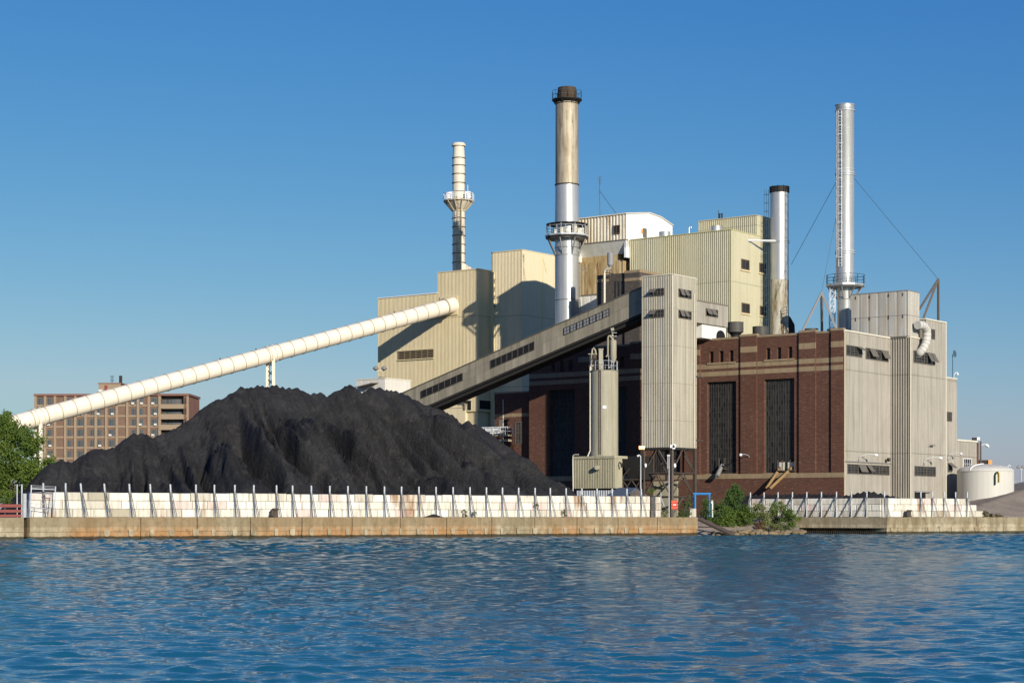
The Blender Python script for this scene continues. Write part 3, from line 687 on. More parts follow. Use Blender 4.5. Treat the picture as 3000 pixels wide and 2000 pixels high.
# protruding ribbed block
m=MB(); corr(m,FRB,FRB.U(2609),-b2,GZ-0.2,zr2,0.285,0.16,0.0,duty=0.52); T.part('deep_ribbed_wall',m,M['grey_sheet'])
aT=float(FR2.U(2712)); aE=float(FR2.U(2772)); zr3=FR2.Z(2714,936)
m=MB(); corr(m,FR2,a2+0.02,aE,GZ-0.2,zr2,0.30,0.03); corr(m,FR2,aT,aE,zr2,zr3,0.30,0.03); 
m.ab(a2+0.2,aE-0.02,b2+0.06,b0-0.02,GZ,zr2-0.03); m.ab(aT+0.03,aE-0.02,b2+0.06,b2+5,GZ,zr3-0.03)
FTn=FA(aT); corr(m,FTn,FTn.U(2695),-b2,zr2,zr3,0.285,0.12); T.part('wall',m,M['grey_sheet'])
m=MB(); FRB.box(m,FRB.U(2609)-0.03,-b2+0.05,zr2,zr2+0.14,-0.3,0.06); FR2.box(m,a2,aT-0.03,zr2,zr2+0.14,-0.3,0.08); FR2.box(m,aT,aE+0.02,zr3,zr3+0.15,-0.3,0.08); FTn.box(m,FTn.U(2695),-b2+0.06,zr3,zr3+0.15,-0.3,0.05)
FR2.box(m,a2-0.04,a2+0.1,GZ,zr2-0.01,-0.03,0.05); FR2.box(m,aE-0.1,aE+0.03,GZ,zr3-0.01,-0.3,0.05); T.part('trim',m,M['trim'])
window(T,FR2,rr(FR2,537,684,500,585),8,4,M['frame'],M['glass'],awn=[(5,6.4,0.5),(6.6,7.9,0.5)],mull=(4,))
window(T,FR2,rr(FR2,655,685,342,412),2,4,M['frame'],M['glass'])
window(T,FR2,rr(FR2,543,690,1295,1364),7,4,M['frame'],M['glass'],mull=(4,))
r=FR2.rect(2680,2711,1442,1470); m=MB(); FR2.box(m,r[0],r[1],r[2],r[3],-0.3,0.03); T.part('doorway',m,M['door'])
m=MB(); FR2.box(m,r[0]-0.1,r[1]+0.9,r[3],r[3]+0.15,0.0,0.25); T.part('door_lintel',m,M['grey_steel'])
# lower end block
b3=b2+0.4; FE=FB(b3); aF=float(FE.U(2803)); zr4=FE.Z(2772,1107)
m=MB(); corr(m,FE,aE,aF,GZ-0.2,zr4,0.30,0.03); m.ab(aE+0.05,aF-0.02,b3+0.06,b3+7,GZ,zr4-0.03); 
aG=float(FE.U(2862)); zr5=FE.Z(2805,1291); corr(m,FE,aF,aG,GZ-0.2,zr5,0.30,0.02); m.ab(aF+0.02,aG-0.02,b3+0.06,b3+7,GZ,zr5-0.03); T.part('end_wall',m,M['grey_sheet'])
m=MB(); FE.box(m,aE+0.04,aF+0.03,zr4,zr4+0.14,-0.3,0.07); FE.box(m,aF+0.04,aG+0.03,zr5,zr5+0.2,-0.3,0.1); T.part('end_coping',m,M['trim'])
m=MB(); FE.box(m,aG-0.02,aG+0.5,GZ,zr5-0.02,-3,0.02); T.part('end_pier',m,M['brick'])
window(T,FE,FE.rect(2774,2788,1206,1234),3,4,M['frame'],M['glass'])
window(T,FE,FE.rect(2776,2789,1355,1382),2,4,M['frame'],M['glass'],awn=[(0.1,1.9,0.9)])
window(T,FE,FE.rect(2822,2845,1342,1374),4,2,M['white_paint'],M['glass'])
# gooseneck lamps on walls
def gooseneck(label,face,x,y,reach,dx,mat=None,group='gooseneck wall lamps'):
    u,z=face.U(x),face.Z(x,y); T=Thing('wall_lamp',label,'wall lamp',face.at(u,z),group); m=MB(); pts=[]
    pts=[face.at(u,z,0.06),face.at(u,z+0.35,0.12),face.at(u+dx*0.25,z+0.62,reach*0.3),face.at(u+dx*0.6,z+0.72,reach*0.65),face.at(u+dx,z+0.70,reach)]
    m.path(pts,0.035,8); T.part('arm',m,M['galv'],smooth=40)
    m=MB(); p=face.at(u+dx,z+0.68,reach); q=face.at(u+dx*1.28,z+0.60,reach*1.28); 
    m.path([p,tuple(np.array(p)*0.75+np.array(q)*0.25),tuple(np.array(p)*0.3+np.array(q)*0.7),q],[0.04,0.13,0.17,0.06],10); T.part('lamp_head',m,M['white_paint'],smooth=50)
    m=MB(); face.box(m,u-0.1,u+0.1,z-0.18,z+0.12,0.0,0.1); T.part('bracket',m,M['grey_steel'])
gooseneck('curved arm lamp above the left low strip window of the grey-beige wing',FR,2515,1350,1.3,1.0)
gooseneck('curved arm lamp above the low strip window right of the deep ribs',FR2,2706,1358,1.3,1.0)
gooseneck('short arm lamp at the far right end wall above the tank',FE,2776,1345,1.1,0.7)
gooseneck('curved white lamp sticking out of the brick wall between the two tall windows',FK,2199,1350,1.5,-0.2)
T=Thing('floodlight','round dark floodlight on the grey-beige wall left of the deep ribs','floodlight',FR.px(2603,1346)); m=MB(); p=Vector(FR.px(2603,1348,0.0)); m.tube(p,Vector(FR.px(2603,1348,0.5)),0.04,n=8); T.part('bracket',m,M['grey_steel']); m=MB(); m.tube(FR.px(2603,1346,0.4),FR.px(2607,1343,0.75),0.22,0.13,n=16); T.part('lamp_housing',m,M['wood'],smooth=40)
T=Thing('wall_camera','small dark camera box high on the wall right of the deep ribs','camera',FR2.px(2725,1305)); m=MB(); r=FR2.rect(2723,2731,1302,1306); FR2.box(m,r[0],r[1],r[2],r[3],0.15,0.4); m.bar(FR2.px(2725,1306,0.0),FR2.px(2725,1306,0.3),0.05); T.part('housing',m,M['grey_steel'])

# ---- chutes poking out of the tall windows
def chute(label,x0,y0,L,slope,side,r,mat,tilt=0.0):
    p0=Vector(FK.px(x0,y0,-0.3)); T=Thing('chute_pipe',label,'chute pipe',tuple(p0)); u=FK.U(x0); z=FK.Z(x0,y0)
    p1=Vector(FK.at(u+side,z-slope,L)); m=MB(); m.tube(p0,p1,r,n=20,caps=False); m.tube(p0,p1,r*0.86,n=20); 
    for k in (0.3,0.62,0.93):
        c=p0.lerp(p1,k); d=(p1-p0).normalized(); m.tube(c-d*0.04,c+d*0.04,r+0.03,n=20)
    T.part('pipe',m,mat,smooth=40); m=MB(); FK.box(m,u-r-0.2,u+r+0.2,z-r-0.25,z-r-0.12,-0.4,0.25); m.bar(FK.at(u-r-0.12,z-0.3,0.1),FK.at(u-r-0.12,z+0.8,0.05),0.08); m.bar(FK.at(u+r+0.12,z-0.3,0.1),FK.at(u+r+0.12,z+0.8,0.05),0.08); T.part('bracket',m,M['brown_steel'])
chute('fat grey pipe jutting down from the left tall window',2116,1362,1.15,1.25,0.0,0.24,M['grey_steel'])
chute('left of two ochre chutes jutting down from the right tall window',2286,1369,1.5,2.3,-0.9,0.16,M['ochre_pipe'])
chute('right of two ochre chutes jutting down from the right tall window',2322,1368,1.9,2.3,-1.7,0.17,M['ochre_pipe'])
for i,(x,y) in enumerate(((2046,1104),(2046,1290))):
    pass

# ---- long roof box
FX=FA(a2-0.35); bx=-FX.U(2660); FXR=FB(bx); zx1=FX.Z(2660,851); zx0=FX.Z(2660,983.5); ux0=FX.U(2494); ax1=FXR.U(2693.5)
T=Thing('roof_duct_box','big pale metal-clad box jutting over the grey-beige wing','roof box',FX.at(ux0,zx0))
m=MB(); corr(m,FX,ux0,-bx,zx0,zx1,1.15,0.03,duty=0.8); corr(m,FXR,FX.P@A2,ax1,zx0,zx1,0.9,0.03,duty=0.8); m.ab(float(FX.P@A2)+0.05,ax1-0.02,bx+0.05,-ux0-0.02,zx0,zx1); T.part('cladding',m,streaky('patched_pale_cladding',hexc('BDB8AC'),hexc('8F7F66'),amt=0.6,rust=hexc('8FA0A5'),rustamt=0.35,rust_lo=0.5))
m=MB(); FX.box(m,ux0-0.03,-bx+0.03,zx1,zx1+0.07,-0.4,0.05); FXR.box(m,FX.P@A2-0.03,ax1+0.02,zx1,zx1+0.07,-0.3,0.05); zm=(zx0+zx1)/2-0.2; FX.box(m,ux0,-bx,zm,zm+0.05,-0.05,0.015); FXR.box(m,FX.P@A2,ax1,zm,zm+0.05,-0.05,0.015); T.part('joint_strip',m,M['grey_steel'])
for x in (2507,2548,2604,2645):
    m=MB(); FX.box(m,FX.U(x)-0.04,FX.U(x)+0.04,zx1-0.55,zx1-0.2,0,0.05); T.part('clamp',m,M['brown_steel']); m=MB(); FX.box(m,FX.U(x)-0.04,FX.U(x)+0.04,zm-0.3,zm+0.1,0,0.05); T.part('clamp',m,M['brown_steel'])
# big elbow pipe
T=Thing('elbow_pipe','fat grey S-shaped duct pipe curving down outside the tall grey-beige end block','duct pipe',FR2.px(2710,1040)); m=MB()
pts=[(2688,952,0.6),(2700,952,0.7),(2709,956,0.8),(2715,966,0.85),(2716,985,0.85),(2713,1005,0.8),(2706,1020,0.7),(2697,1030,0.45),(2690,1035,0.1),(2687,1036,-0.2)]
P=[Vector(FR2.px(x,y,w)) for x,y,w in pts]; Q=[]
for i in range(len(P)-1):
    for k in range(3): Q.append(P[i].lerp(P[i+1],k/3))
Q.append(P[-1]); m.path(Q,0.46,20); T.part('duct',m,M['tank'],smooth=60); m=MB()
for i in range(2,len(Q)-2,2):
    d=(Q[i+1]-Q[i-1]).normalized(); m.tube(Q[i]-d*0.025,Q[i]+d*0.025,0.475,n=20)
T.part('duct_seam',m,M['grey_steel'],smooth=40)

# ================================================================ STACKS
def stack_base(xc,Y): return ((xc-1500)/F*Y, Y)
def ladder(m,c,r,ang,z0,z1,w=0.22,cage=True,step=0.35,cg=0.36):
    n=Vector((math.cos(ang),math.sin(ang),0)); t=Vector((-n.y,n.x,0)); b=Vector((c[0],c[1],0))+n*(r+0.12)
    for s in (-1,1): m.bar(b+t*(w*s)+Vector((0,0,z0)),b+t*(w*s)+Vector((0,0,z1)),0.05)
    z=z0
    while z<z1: m.bar(b-t*w+Vector((0,0,z)),b+t*w+Vector((0,0,z)),0.035); z+=step
    if cage:
        z=z0+1
        while z<z1:
            pts=[b+t*(cg*math.cos(k*math.pi/6))+n*(cg*1.5*math.sin(k*math.pi/6))+Vector((0,0,z)) for k in range(7)]
            m.path(pts,0.022,5); z+=1.0
        for k in (1,3,5): 
            q=b+t*(cg*math.cos(k*math.pi/6))+n*(cg*1.5*math.sin(k*math.pi/6)); m.bar(q+Vector((0,0,z0+1)),q+Vector((0,0,z1)),0.03)
def railing(m,c,R,z,h=1.1,n=12,full=True,r=0.025,mid=1):
    pts=[Vector((c[0]+R*math.cos(2*math.pi*i/48),c[1]+R*math.sin(2*math.pi*i/48),z+h)) for i in range(49)]
    m.path(pts,r,5)
    for k in range(1,mid+1): m.path([p-Vector((0,0,h*k/(mid+1))) for p in pts],r*0.8,5)
    for i in range(n):
        t=2*math.pi*(i+0.3)/n; q=Vector((c[0]+R*math.cos(t),c[1]+R*math.sin(t),z)); m.bar(q,q+Vector((0,0,h)),r*2)
def struts(m,c,r0,z0,r1,z1,n=8,w=0.08):
    m.ring(c,r0,z0,0.06,0.08); m.ring(c,r1,z1,0.0,0.05)
    for i in range(n):
        t=2*math.pi*(i+0.5)/n; m.bar((c[0]+r0*math.cos(t),c[1]+r0*math.sin(t),z0),(c[0]+r1*math.cos(t),c[1]+r1*math.sin(t),z1),w)
# main stack
Y=232; c=stack_base(1661,Y); r=35.2*Y/F; Zp=lambda y:zpx(y,Y)
T=Thing('main_chimney','tallest steel chimney, soot-stained tan on top and silver below with a roofed platform','chimney',(c[0],c[1],12))
m=MB(); m.lathe(c,[(r,12),(r,Zp(650)),(r*0.97,Zp(542))],64); T.part('lower_shaft',m,M['silver'],smooth=40)
m=MB(); m.lathe(c,[(r*0.965,Zp(542)+0.01),(r*0.95,Zp(303))],64); T.part('stained_upper_shaft',m,M['tanrust'],smooth=40)
m=MB(); rc=28.5*Y/F; m.lathe(c,[(rc*1.02,Zp(300)),(rc*1.02,Zp(283)),(rc*0.99,Zp(282)),(rc*1.02,Zp(281)),(rc*1.02,Zp(274)),(rc*0.96,Zp(273)),(rc*0.97,Zp(266)),(rc*0.93,Zp(265)),(rc*0.93,Zp(258)),(rc*0.8,Zp(258)),(rc*0.8,Zp(263))],48); T.part('sooty_cap',m,M['sootcap'],smooth=40)
m=MB(); R=44*Y/F; m.lathe(c,[(r*0.9,Zp(303)),(R*0.93,Zp(297)),(R,Zp(295)),(R,Zp(293)),(rc,Zp(293))],40); struts(m,c,r*0.95,Zp(306),R*0.95,Zp(296)); T.part('top_walkway',m,M['black_steel'])
m=MB(); railing(m,c,R-0.03,Zp(294),1.05,12); T.part('top_railing',m,M['antenna'])
m=MB(); 
for y in (542,543,727,880): m.ring(c,r*(0.985 if y<600 else 1.0),Zp(y),0.05,0.10 if y<600 else 0.05)
T.part('flange',m,M['brown_steel'])
R=61*Y/F; zc_,zd=Zp(657),Zp(694)
m=MB(); m.lathe(c,[(r*1.0,zc_+0.12),(R,zc_-0.02),(R,zc_-0.10),(r*1.0,zc_+0.02)],48); T.part('platform_roof',m,M['black_steel'],smooth=30)
m=MB(); m.lathe(c,[(r,zd-0.3),(R*1.02,zd-0.28),(R*1.02,zd),(r,zd)],10); T.part('platform_deck',m,M['dark_under'])
m=MB(); railing(m,c,R*0.99,zd,1.2,14,mid=2,r=0.03); 
for i in range(9):
    t=2*math.pi*i/9+0.2; m.bar((c[0]+R*0.97*math.cos(t),c[1]+R*0.97*math.sin(t),zd),(c[0]+R*0.97*math.cos(t),c[1]+R*0.97*math.sin(t),zc_-0.05),0.06)
m.lathe(c,[(R*1.03,zd-0.02),(R*1.05,zd-0.02),(R*1.05,zd+0.18),(R*1.03,zd+0.18)],10)
T.part('platform_railing',m,M['galv'])
m=MB(); struts(m,c,r,zd-2.3,R*0.95,zd-0.3,8,0.13); T.part('platform_strut',m,M['grey_steel'])
m=MB(); 
for i,(t,w,h) in enumerate(((-1.9,0.5,0.9),(-1.55,0.35,0.6),(-1.1,0.55,1.2),(-0.75,0.3,0.8),(-2.4,0.4,0.7),(-0.4,0.5,1.0))):
    q=(c[0]+(r+0.45)*math.cos(t),c[1]+(r+0.45)*math.sin(t)); m.box(q[0]-w/2,q[0]+w/2,q[1]-0.2,q[1]+0.2,zd+0.02,zd+h)
T.part('monitoring_cabinet',m,M['trim'])
m=MB(); m.tube((c[0]+r+0.12,c[1]-0.2,12),(c[0]+r+0.12,c[1]-0.2,zd-0.7),0.05,n=8); m.bar((c[0]+r+0.1,c[1]-0.2,zd-3.6),(c[0]+r+1.0,c[1]-0.2,zd-4.4),0.06); T.part('riser_pipe',m,M['grey_steel'])
# cream slender stack
Y=266; c=stack_base(1344,Y); r=18.2*Y/F; Zp=lambda y:zpx(y,Y)
T=Thing('cream_chimney','slender cream banded chimney with a round platform, rising behind the beige building','chimney',(c[0],c[1],30))
m=MB(); m.lathe(c,[(r,30),(r,Zp(465)),(r*0.86,Zp(427)),(r*0.86,Zp(424)),(r*1.12,Zp(429)),(r*1.14,Zp(426)),(r*0.98,Zp(420)),(r*0.8,Zp(420)),(r*0.8,Zp(424))],48); T.part('shaft',m,M['whitestack'],smooth=40)
for y in (464,486,511,537,562,640,666,691,717,743,770): m=MB(); m.ring(c,r,Zp(y),0.09,0.09); T.part('band_ring',m,M['brown_steel'],smooth=30)
zd=Zp(588); R=45*Y/F
m=MB(); m.lathe(c,[(r,zd-0.15),(R,zd-0.15),(R,zd),(r,zd)],12); m.lathe(c,[(r,Zp(614)),(r*1.1,Zp(614)),(R*0.85,zd-0.25),(R*0.8,zd-0.2),(r,Zp(600))],12); T.part('platform_deck',m,M['whitestack'])
m=MB(); struts(m,c,r*1.02,Zp(619),R,zd-0.05,12,0.12); T.part('platform_strut',m,M['ringwhite'])
m=MB(); railing(m,c,R-0.04,zd,0.95,12,mid=2,r=0.035); T.part('platform_railing',m,M['white_paint'])
m=MB(); m.box(c[0]-R*0.72,c[0]-R*0.42,c[1]-1.3,c[1]-1.2,zd+0.1,zd+1.0); m.box(c[0]+R*0.42,c[0]+R*0.78,c[1]-1.2,c[1]-1.1,zd+0.1,zd+1.1); m.bar((c[0]+R*0.6,c[1]-1,zd),(c[0]+R*0.6,c[1]-1,Zp(545)),0.06); T.part('equipment_panel',m,M['white_paint'])
m=MB(); ladder(m,c,r,math.radians(-88),30,zd,0.22); T.part('caged_ladder',m,M['ringwhite'],label='rust-spotted cream caged ladder')
m=MB(); m.tube((c[0]+0.38,c[1]-r-0.05,30),(c[0]+0.38,c[1]-r-0.05,zd),0.05,n=6); T.part('conduit',m,M['ochre_pipe'])
m=MB(); m.prism([(c[0]+r*0.6,c[1]-0.5,34),(c[0]+r+0.9,c[1]-0.5,34),(c[0]+r+0.9,c[1]-0.5,Zp(785)),(c[0]+r*0.8,c[1]-0.5,Zp(772))],(0,1.0,0)); T.part('flue_breeching',m,M['whitestack'])
# third stack beside the green block (position set relative to the green block)
FG=FA(192.4); bg=-float(FG.U(2141)); FGR=FB(bg)
b=bg-2.2; fb=FB(b); Y=fb.Y(2283.5); c=stack_base(2283.5,Y); r=26.8*Y/F; Zp=lambda y:zpx(y,Y)
T=Thing('short_chimney','silver chimney with black collar and rust-blotched lower half beside the pale green block','chimney',(c[0],c[1],zt))
m=MB(); m.lathe(c,[(r,Zp(820)),(r*0.99,Zp(566))],56); T.part('upper_shaft',m,M['silver'],smooth=40)
m=MB(); m.lathe(c,[(r*1.01,zt-0.5),(r*1.01,Zp(820)-0.01)],56); T.part('rusty_lower_shaft',m,M['silver_rust'],smooth=40)
m=MB(); m.lathe(c,[(r*1.02,Zp(566)+0.01),(r*1.03,Zp(548)),(r*0.9,Zp(548)),(r*0.9,Zp(552))],56); 
m.ring(c,r*1.02,Zp(549),0.06,0.08)
for i in range(10): 
    t=i*0.628; m.bar((c[0]+r*1.05*math.cos(t),c[1]+r*1.05*math.sin(t),Zp(566)),(c[0]+r*1.05*math.cos(t),c[1]+r*1.05*math.sin(t),Zp(546)),0.06)
T.part('black_collar',m,M['black_steel'],smooth=30)
m=MB(); m.ring(c,r,Zp(707),0.08,0.07); m.ring(c,r,Zp(712),0.08,0.07); T.part('flange',m,M['silver'],smooth=30)
m=MB(); ladder(m,c,r+0.05,math.radians(172),zt,Zp(556),0.22); T.part('caged_ladder',m,M['antenna'],label='blue-grey caged ladder')
m=MB(); z=Zp(709); p=Vector((c[0]-r*0.5,c[1]-r*0.85,z)); q=Vector(FGR.px(2190,704,0.0)); m.bar(p,q,0.16); q2=Vector(FGR.px(2235,741,0.0)); m.bar(q.lerp(p,0.0),q2,0.12); T.part('tie_beam',m,M['white_paint'])
m=MB(); m.prism([(c[0]+r,c[1]+0.2,zt-0.2),(c[0]+r+0.95,c[1]+0.2,zt-0.2),(c[0]+r+0.75,c[1]+0.2,Zp(950)),(c[0]+r+0.3,c[1]+0.2,Zp(930)),(c[0]+r,c[1]+0.2,Zp(922))],(0,0.6,0)); T.part('breeching',m,M['black_steel'])
# tall silver stack on the right
Y=217; c=stack_base(2475.5,Y); r=26.6*Y/F; Zp=lambda y:zpx(y,Y)
T=Thing('silver_chimney','tall bright silver chimney with ladder and railed platform above the brick hall','chimney',(c[0],c[1],zt))
m=MB(); m.lathe(c,[(r,Zp(812)),(r,Zp(326)),(r*1.02,Zp(325)),(r*1.02,Zp(309)),(r*0.93,Zp(309)),(r*0.93,Zp(313))],56); rl=21.5*Y/F; m.lathe((c[0]-0.02,c[1]),[(rl,zt-1),(rl,Zp(850)),(r*0.98,Zp(832)),(r*0.98,Zp(811))],56); T.part('shaft',m,M['silver'],smooth=40)
m=MB()
for y,h in ((309,0.06),(326,0.10),(497,0.05),(508,0.1),(514,0.1),(543,0.05),(737,0.1),(743,0.1),(781,0.03)): m.ring(c,r,Zp(y),0.09 if h>0.05 else 0.03,h)
T.part('flange',m,M['galv'],smooth=30)
m=MB(); ladder(m,c,r,math.radians(-128),Zp(783),Zp(330),0.2); T.part('caged_ladder',m,M['white_paint'])
zd=Zp(834); R=57*Y/F; cp=(c[0]+0.05,c[1])
m=MB(); m.lathe(cp,[(rl,zd-0.45),(R*0.92,zd-0.35),(R,zd-0.2),(R,zd),(rl,zd)],10); T.part('platform_deck',m,M['silver'])
m=MB(); railing(m,cp,R-0.05,zd,1.05,10,mid=2,r=0.03); T.part('platform_railing',m,M['antenna'])
m=MB(); struts(m,cp,rl,zd-1.7,R*0.9,zd-0.3,8,0.1); T.part('platform_strut',m,M['grey_steel'])
# lattice ladder tower beside it
T=Thing('ladder_tower','white lattice ladder tower left of the tall silver chimney','ladder tower',(c[0]-1.5,c[1],zt)); m=MB(); q=[(c[0]-1.55+dx,c[1]-0.5+dy) for dx,dy in ((-0.3,-0.3),(0.3,-0.3),(0.3,0.3),(-0.3,0.3))]
for x,y in q: m.bar((x,y,zt-0.4),(x,y,zd),0.05)
z=zt-0.3
while z<zd-0.9:
    for i in range(4):
        p,s=q[i],q[(i+1)%4]; m.bar((*p,z),(*s,z+0.8),0.04); m.bar((*p,z),(*s,z),0.04)
    z+=0.8
T.part('lattice',m,M['white_paint'])
# A frames and guy wires
def guyframe(label,apex,feet,mat):
    T=Thing('guy_frame',label,'steel frame',feet[0])
    for f in feet: m=MB(); m.bar(f,apex,0.22); T.part('leg',m,mat)
    return T
GA=ptpx(2407,857,214); feet=[ptpx(2350,972,208),ptpx(2408,972,222),ptpx(2452,968,212)]
T=guyframe('grey three-legged guy frame on the brick hall roof, left of the silver chimney',GA,feet,M['grey_steel'])
stk=Vector((c[0],c[1],0))
m=MB(); m.tube(GA,(c[0]-r,c[1],Zp(640)),0.028,n=5); T.part('guy_wire',m,M['antenna']) 
m=MB(); m.tube((c[0]-r,c[1],Zp(535)),ptpx(2318,775,232),0.028,n=5); T.part('guy_wire',m,M['antenna'])
GB=ptpx(2749,818,224); feet=[ptpx(2694,905,212),ptpx(2703,938,221),ptpx(2749,942,224)]
T=guyframe('weathered guy frame standing on the right end block roof',GB,feet,M['wood']); m=MB(); m.tube(GB,(c[0]+r,c[1],Zp(522)),0.028,n=5); T.part('guy_wire',m,M['antenna'])

# ================================================================ UPPER BLOCKS
def block(T,Ff,Fr,u0,z0,z1,aend,matw,pf=(0.24,0.06),pr=(0.3,0.015),cop=True,trim=None,corner_trim=True,name='wall'):
    b=-0.0; bR=float(Fr.P@B2); aF=float(Ff.P@A2)
    m=MB(); corr(m,Ff,u0,-bR,z0,z1,*pf); corr(m,Fr,aF,aend,z0,z1,*pr); m.ab(aF+pf[1]+0.02,aend-0.01,bR+pr[1]+0.02,-u0-0.01,z0,z1-0.02)
    T.part(name,m,matw); m=MB()
    if cop: Ff.box(m,u0-0.03,-bR+0.04,z1,z1+0.1,-0.3,0.05); Fr.box(m,aF,aend+0.02,z1,z1+0.1,-0.3,0.04)
    if corner_trim: Fr.box(m,aF-0.03,aF+0.12,z0,z1-0.005,-0.02,0.035); 
    T.part('trim',m,trim or M['trim'])
# beige conveyor house A
aA=199.4; FAa=FA(aA); bA=-float(FAa.U(1400)); FAr=FB(bA); uA0=FAa.U(1107); uA1=FAa.U(1282)
zA=FAa.Z(1400,788); zA1=FAa.Z(1107,875)
T=Thing('beige_conveyor_house','beige ribbed metal building where the cream conveyor tube ends','industrial building',loc(aA,bA))
block(T,FAa,FAr,uA1,FAa.Z(1400,1204),zA,aA+14,M['beige'],name='tower_wall',trim=M['trimc'])
m=MB(); corr(m,FAa,uA0,uA1,GZ,zA1,0.24,0.06); m.ab(aA+0.1,aA+14,-uA1+0.02,-uA0,GZ,zA1-0.02); T.part('low_wall',m,M['beige'])
m=MB(); FAa.box(m,uA0-0.05,uA1-0.01,zA1,zA1+0.12,-0.3,0.08); T.part('coping',m,M['white_paint'])
z=FAa.Z(1330,1195); m=MB(); FAa.box(m,uA0,FAa.U(1365),GZ,z,-2,0.12); FAa.box(m,uA0,FAa.U(1365)+0.02,z,z+0.1,-0.2,0.2); T.part('base_wall',m,M['cream'])
m=MB(); m.ab(aA+0.3,aA+14,bA+0.3,-FAa.U(1365)+1,GZ,FAa.Z(1400,1204)); T.part('recessed_base',m,M['beige'])
r3=lambda x0,x1,y0,y1:FAa.rect(1050+x0/2.85,1050+x1/2.85,700+y0/2.85,700+y1/2.85)
r=r3(338,627,928,1000); m=MB(); FAa.box(m,*r[:2],r[2],r[3],-0.1,0.03); T.part('louvre_recess',m,M['door'])
m=MB(); n=6; w=(r[1]-r[0])/n
for i in range(n+1): FAa.box(m,r[0]+w*i-0.06,r[0]+w*i+0.06,r[2]+0.001,r[3]-0.001,0.02,0.10)
k=int((r[3]-r[2])/0.22)
for i in range(n):
    for j in range(k):
        z=r[2]+(j+0.5)*(r[3]-r[2])/k; q=[FAa.at(r[0]+w*i+0.07,z-0.05,0.09),FAa.at(r[0]+w*(i+1)-0.07,z-0.05,0.09),FAa.at(r[0]+w*(i+1)-0.07,z+0.06,0.04),FAa.at(r[0]+w*i+0.07,z+0.06,0.04)]; m.add(q,[(0,1,2,3)])
T.part('louvre_blade',m,plain('louvre_brown',hexc('7A6A50'),0.7))
m=MB(); FAa.box(m,r[0]-0.12,r[1]+0.12,r[2]-0.12,r[2],0,0.16); FAa.box(m,r[0]-0.12,r[1]+0.12,r[3],r[3]+0.1,0,0.14); T.part('louvre_frame',m,M['trimc'])
r=FAa.rect(1370,1380,1176,1196); m=MB(); FAa.box(m,r[0],r[1],r[2]-0.2,r[3],-0.1,0.04); T.part('doorway',m,M['door'])
m=MB(); FAa.box(m,r[0]-0.5,r[1]+0.1,r[3]+0.05,r[3]+0.15,0,0.7); p=FAa.px(1362,1184,0.25); m.tube((p[0],p[1],p[2]-0.7),(p[0],p[1],p[2]+0.5),0.12,n=10); T.part('door_hood',m,M['canopy'])
r=FAa.rect(1302,1342,868,922); m=MB(); FAa.box(m,FAa.U(1290),FAa.U(1342),FAa.Z(1342,922),FAa.Z(1342,866),0,0.12); T.part('tube_collar_frame',m,M['trimc'])
r=FAr.rect(1405,1440,1173,1198); m=MB(); FAr.box(m,r[0],r[1],r[2],r[3],-0.05,0.05); T.part('side_vent',m,M['door'])
# cream block B
aB_=202.4; FBb=FA(aB_); bB=-float(FBb.U(1529)); FBr=FB(bB); uB0=FBb.U(1440); zB=FBb.Z(1529,732)
T=Thing('cream_block','tall cream ribbed block between the beige building and the main chimney','industrial building',loc(aB_,bB))
block(T,FBb,FBr,uB0,FBb.Z(1529,1147),zB,aB_+13,M['cream'],name='wall',trim=M['trimc'])
m=MB(); FBr.box(m,FBr.U(1588),FBr.U(1590),GZ+20,zB-0.1,-0.01,0.06); m.bar(FBr.px(1590,752,0.05),FBr.px(1602,800,0.05),0.04); T.part('downpipe',m,M['trimc'])
# pale riser between A and B with rungs
m=MB(); f=FAr; u=f.U(1441); f.box(m,u-0.35,u+0.35,GZ+6,f.Z(1441,798),0.02,0.5); T.part('cream_riser',m,M['trimc'])
m=MB()
for i in range(4): 
    z=f.Z(1441,820+i*24); f.box(m,u-0.2,u+0.2,z,z+0.06,0.5,0.62); f.box(m,u-0.2,u-0.14,z-0.5,z,0.5,0.62)
T.part('rung_bracket',m,M['canopy'])
# lower brick annex below B
aN=a0+1.0; FN=FA(aN); T=Thing('brick_annex','low brown brick annex with a stone band between the beige building and the hall','brick building',loc(aN,-FN.U(1549)))
zN=FN.Z(1500,1152); m=MB(); FN.box(m,FN.U(1449),FN.U(1549.4),GZ,zN,-16,0); T.part('wall',m,M['brick']); m=MB(); FN.box(m,FN.U(1449),FN.U(1549.4)-0.01,zN,zN+0.2,-0.5,0.08); z=FN.Z(1500,1221); FN.box(m,FN.U(1449)-0.01,FN.U(1549.4)-0.01,z,z+0.42,-0.1,0.03); T.part('stone_band',m,M['stone'])
r=FN.rect(1477,1487,1228,1265); m=MB(); FN.box(m,r[0],r[1],r[2],r[3],-0.1,0.03); T.part('doorway',m,M['door']); m=MB(); r=FN.rect(1462,1474,1229,1268); FN.box(m,r[0],r[1],r[2],r[3],0.0,0.08); FN.box(m,r[1]+0.01,FN.U(1488),r[3],r[3]+0.08,0,0.1); T.part('door_leaf',m,M['canopy'])
m=MB(); m.tube(FN.px(1474,1170,0.05),FN.px(1474,1400,0.05),0.05,n=6); T.part('downpipe',m,M['trim'])
window(T,FN,FN.rect(1510,1530,1235,1300),4,6,M['frame'],M['glass'])

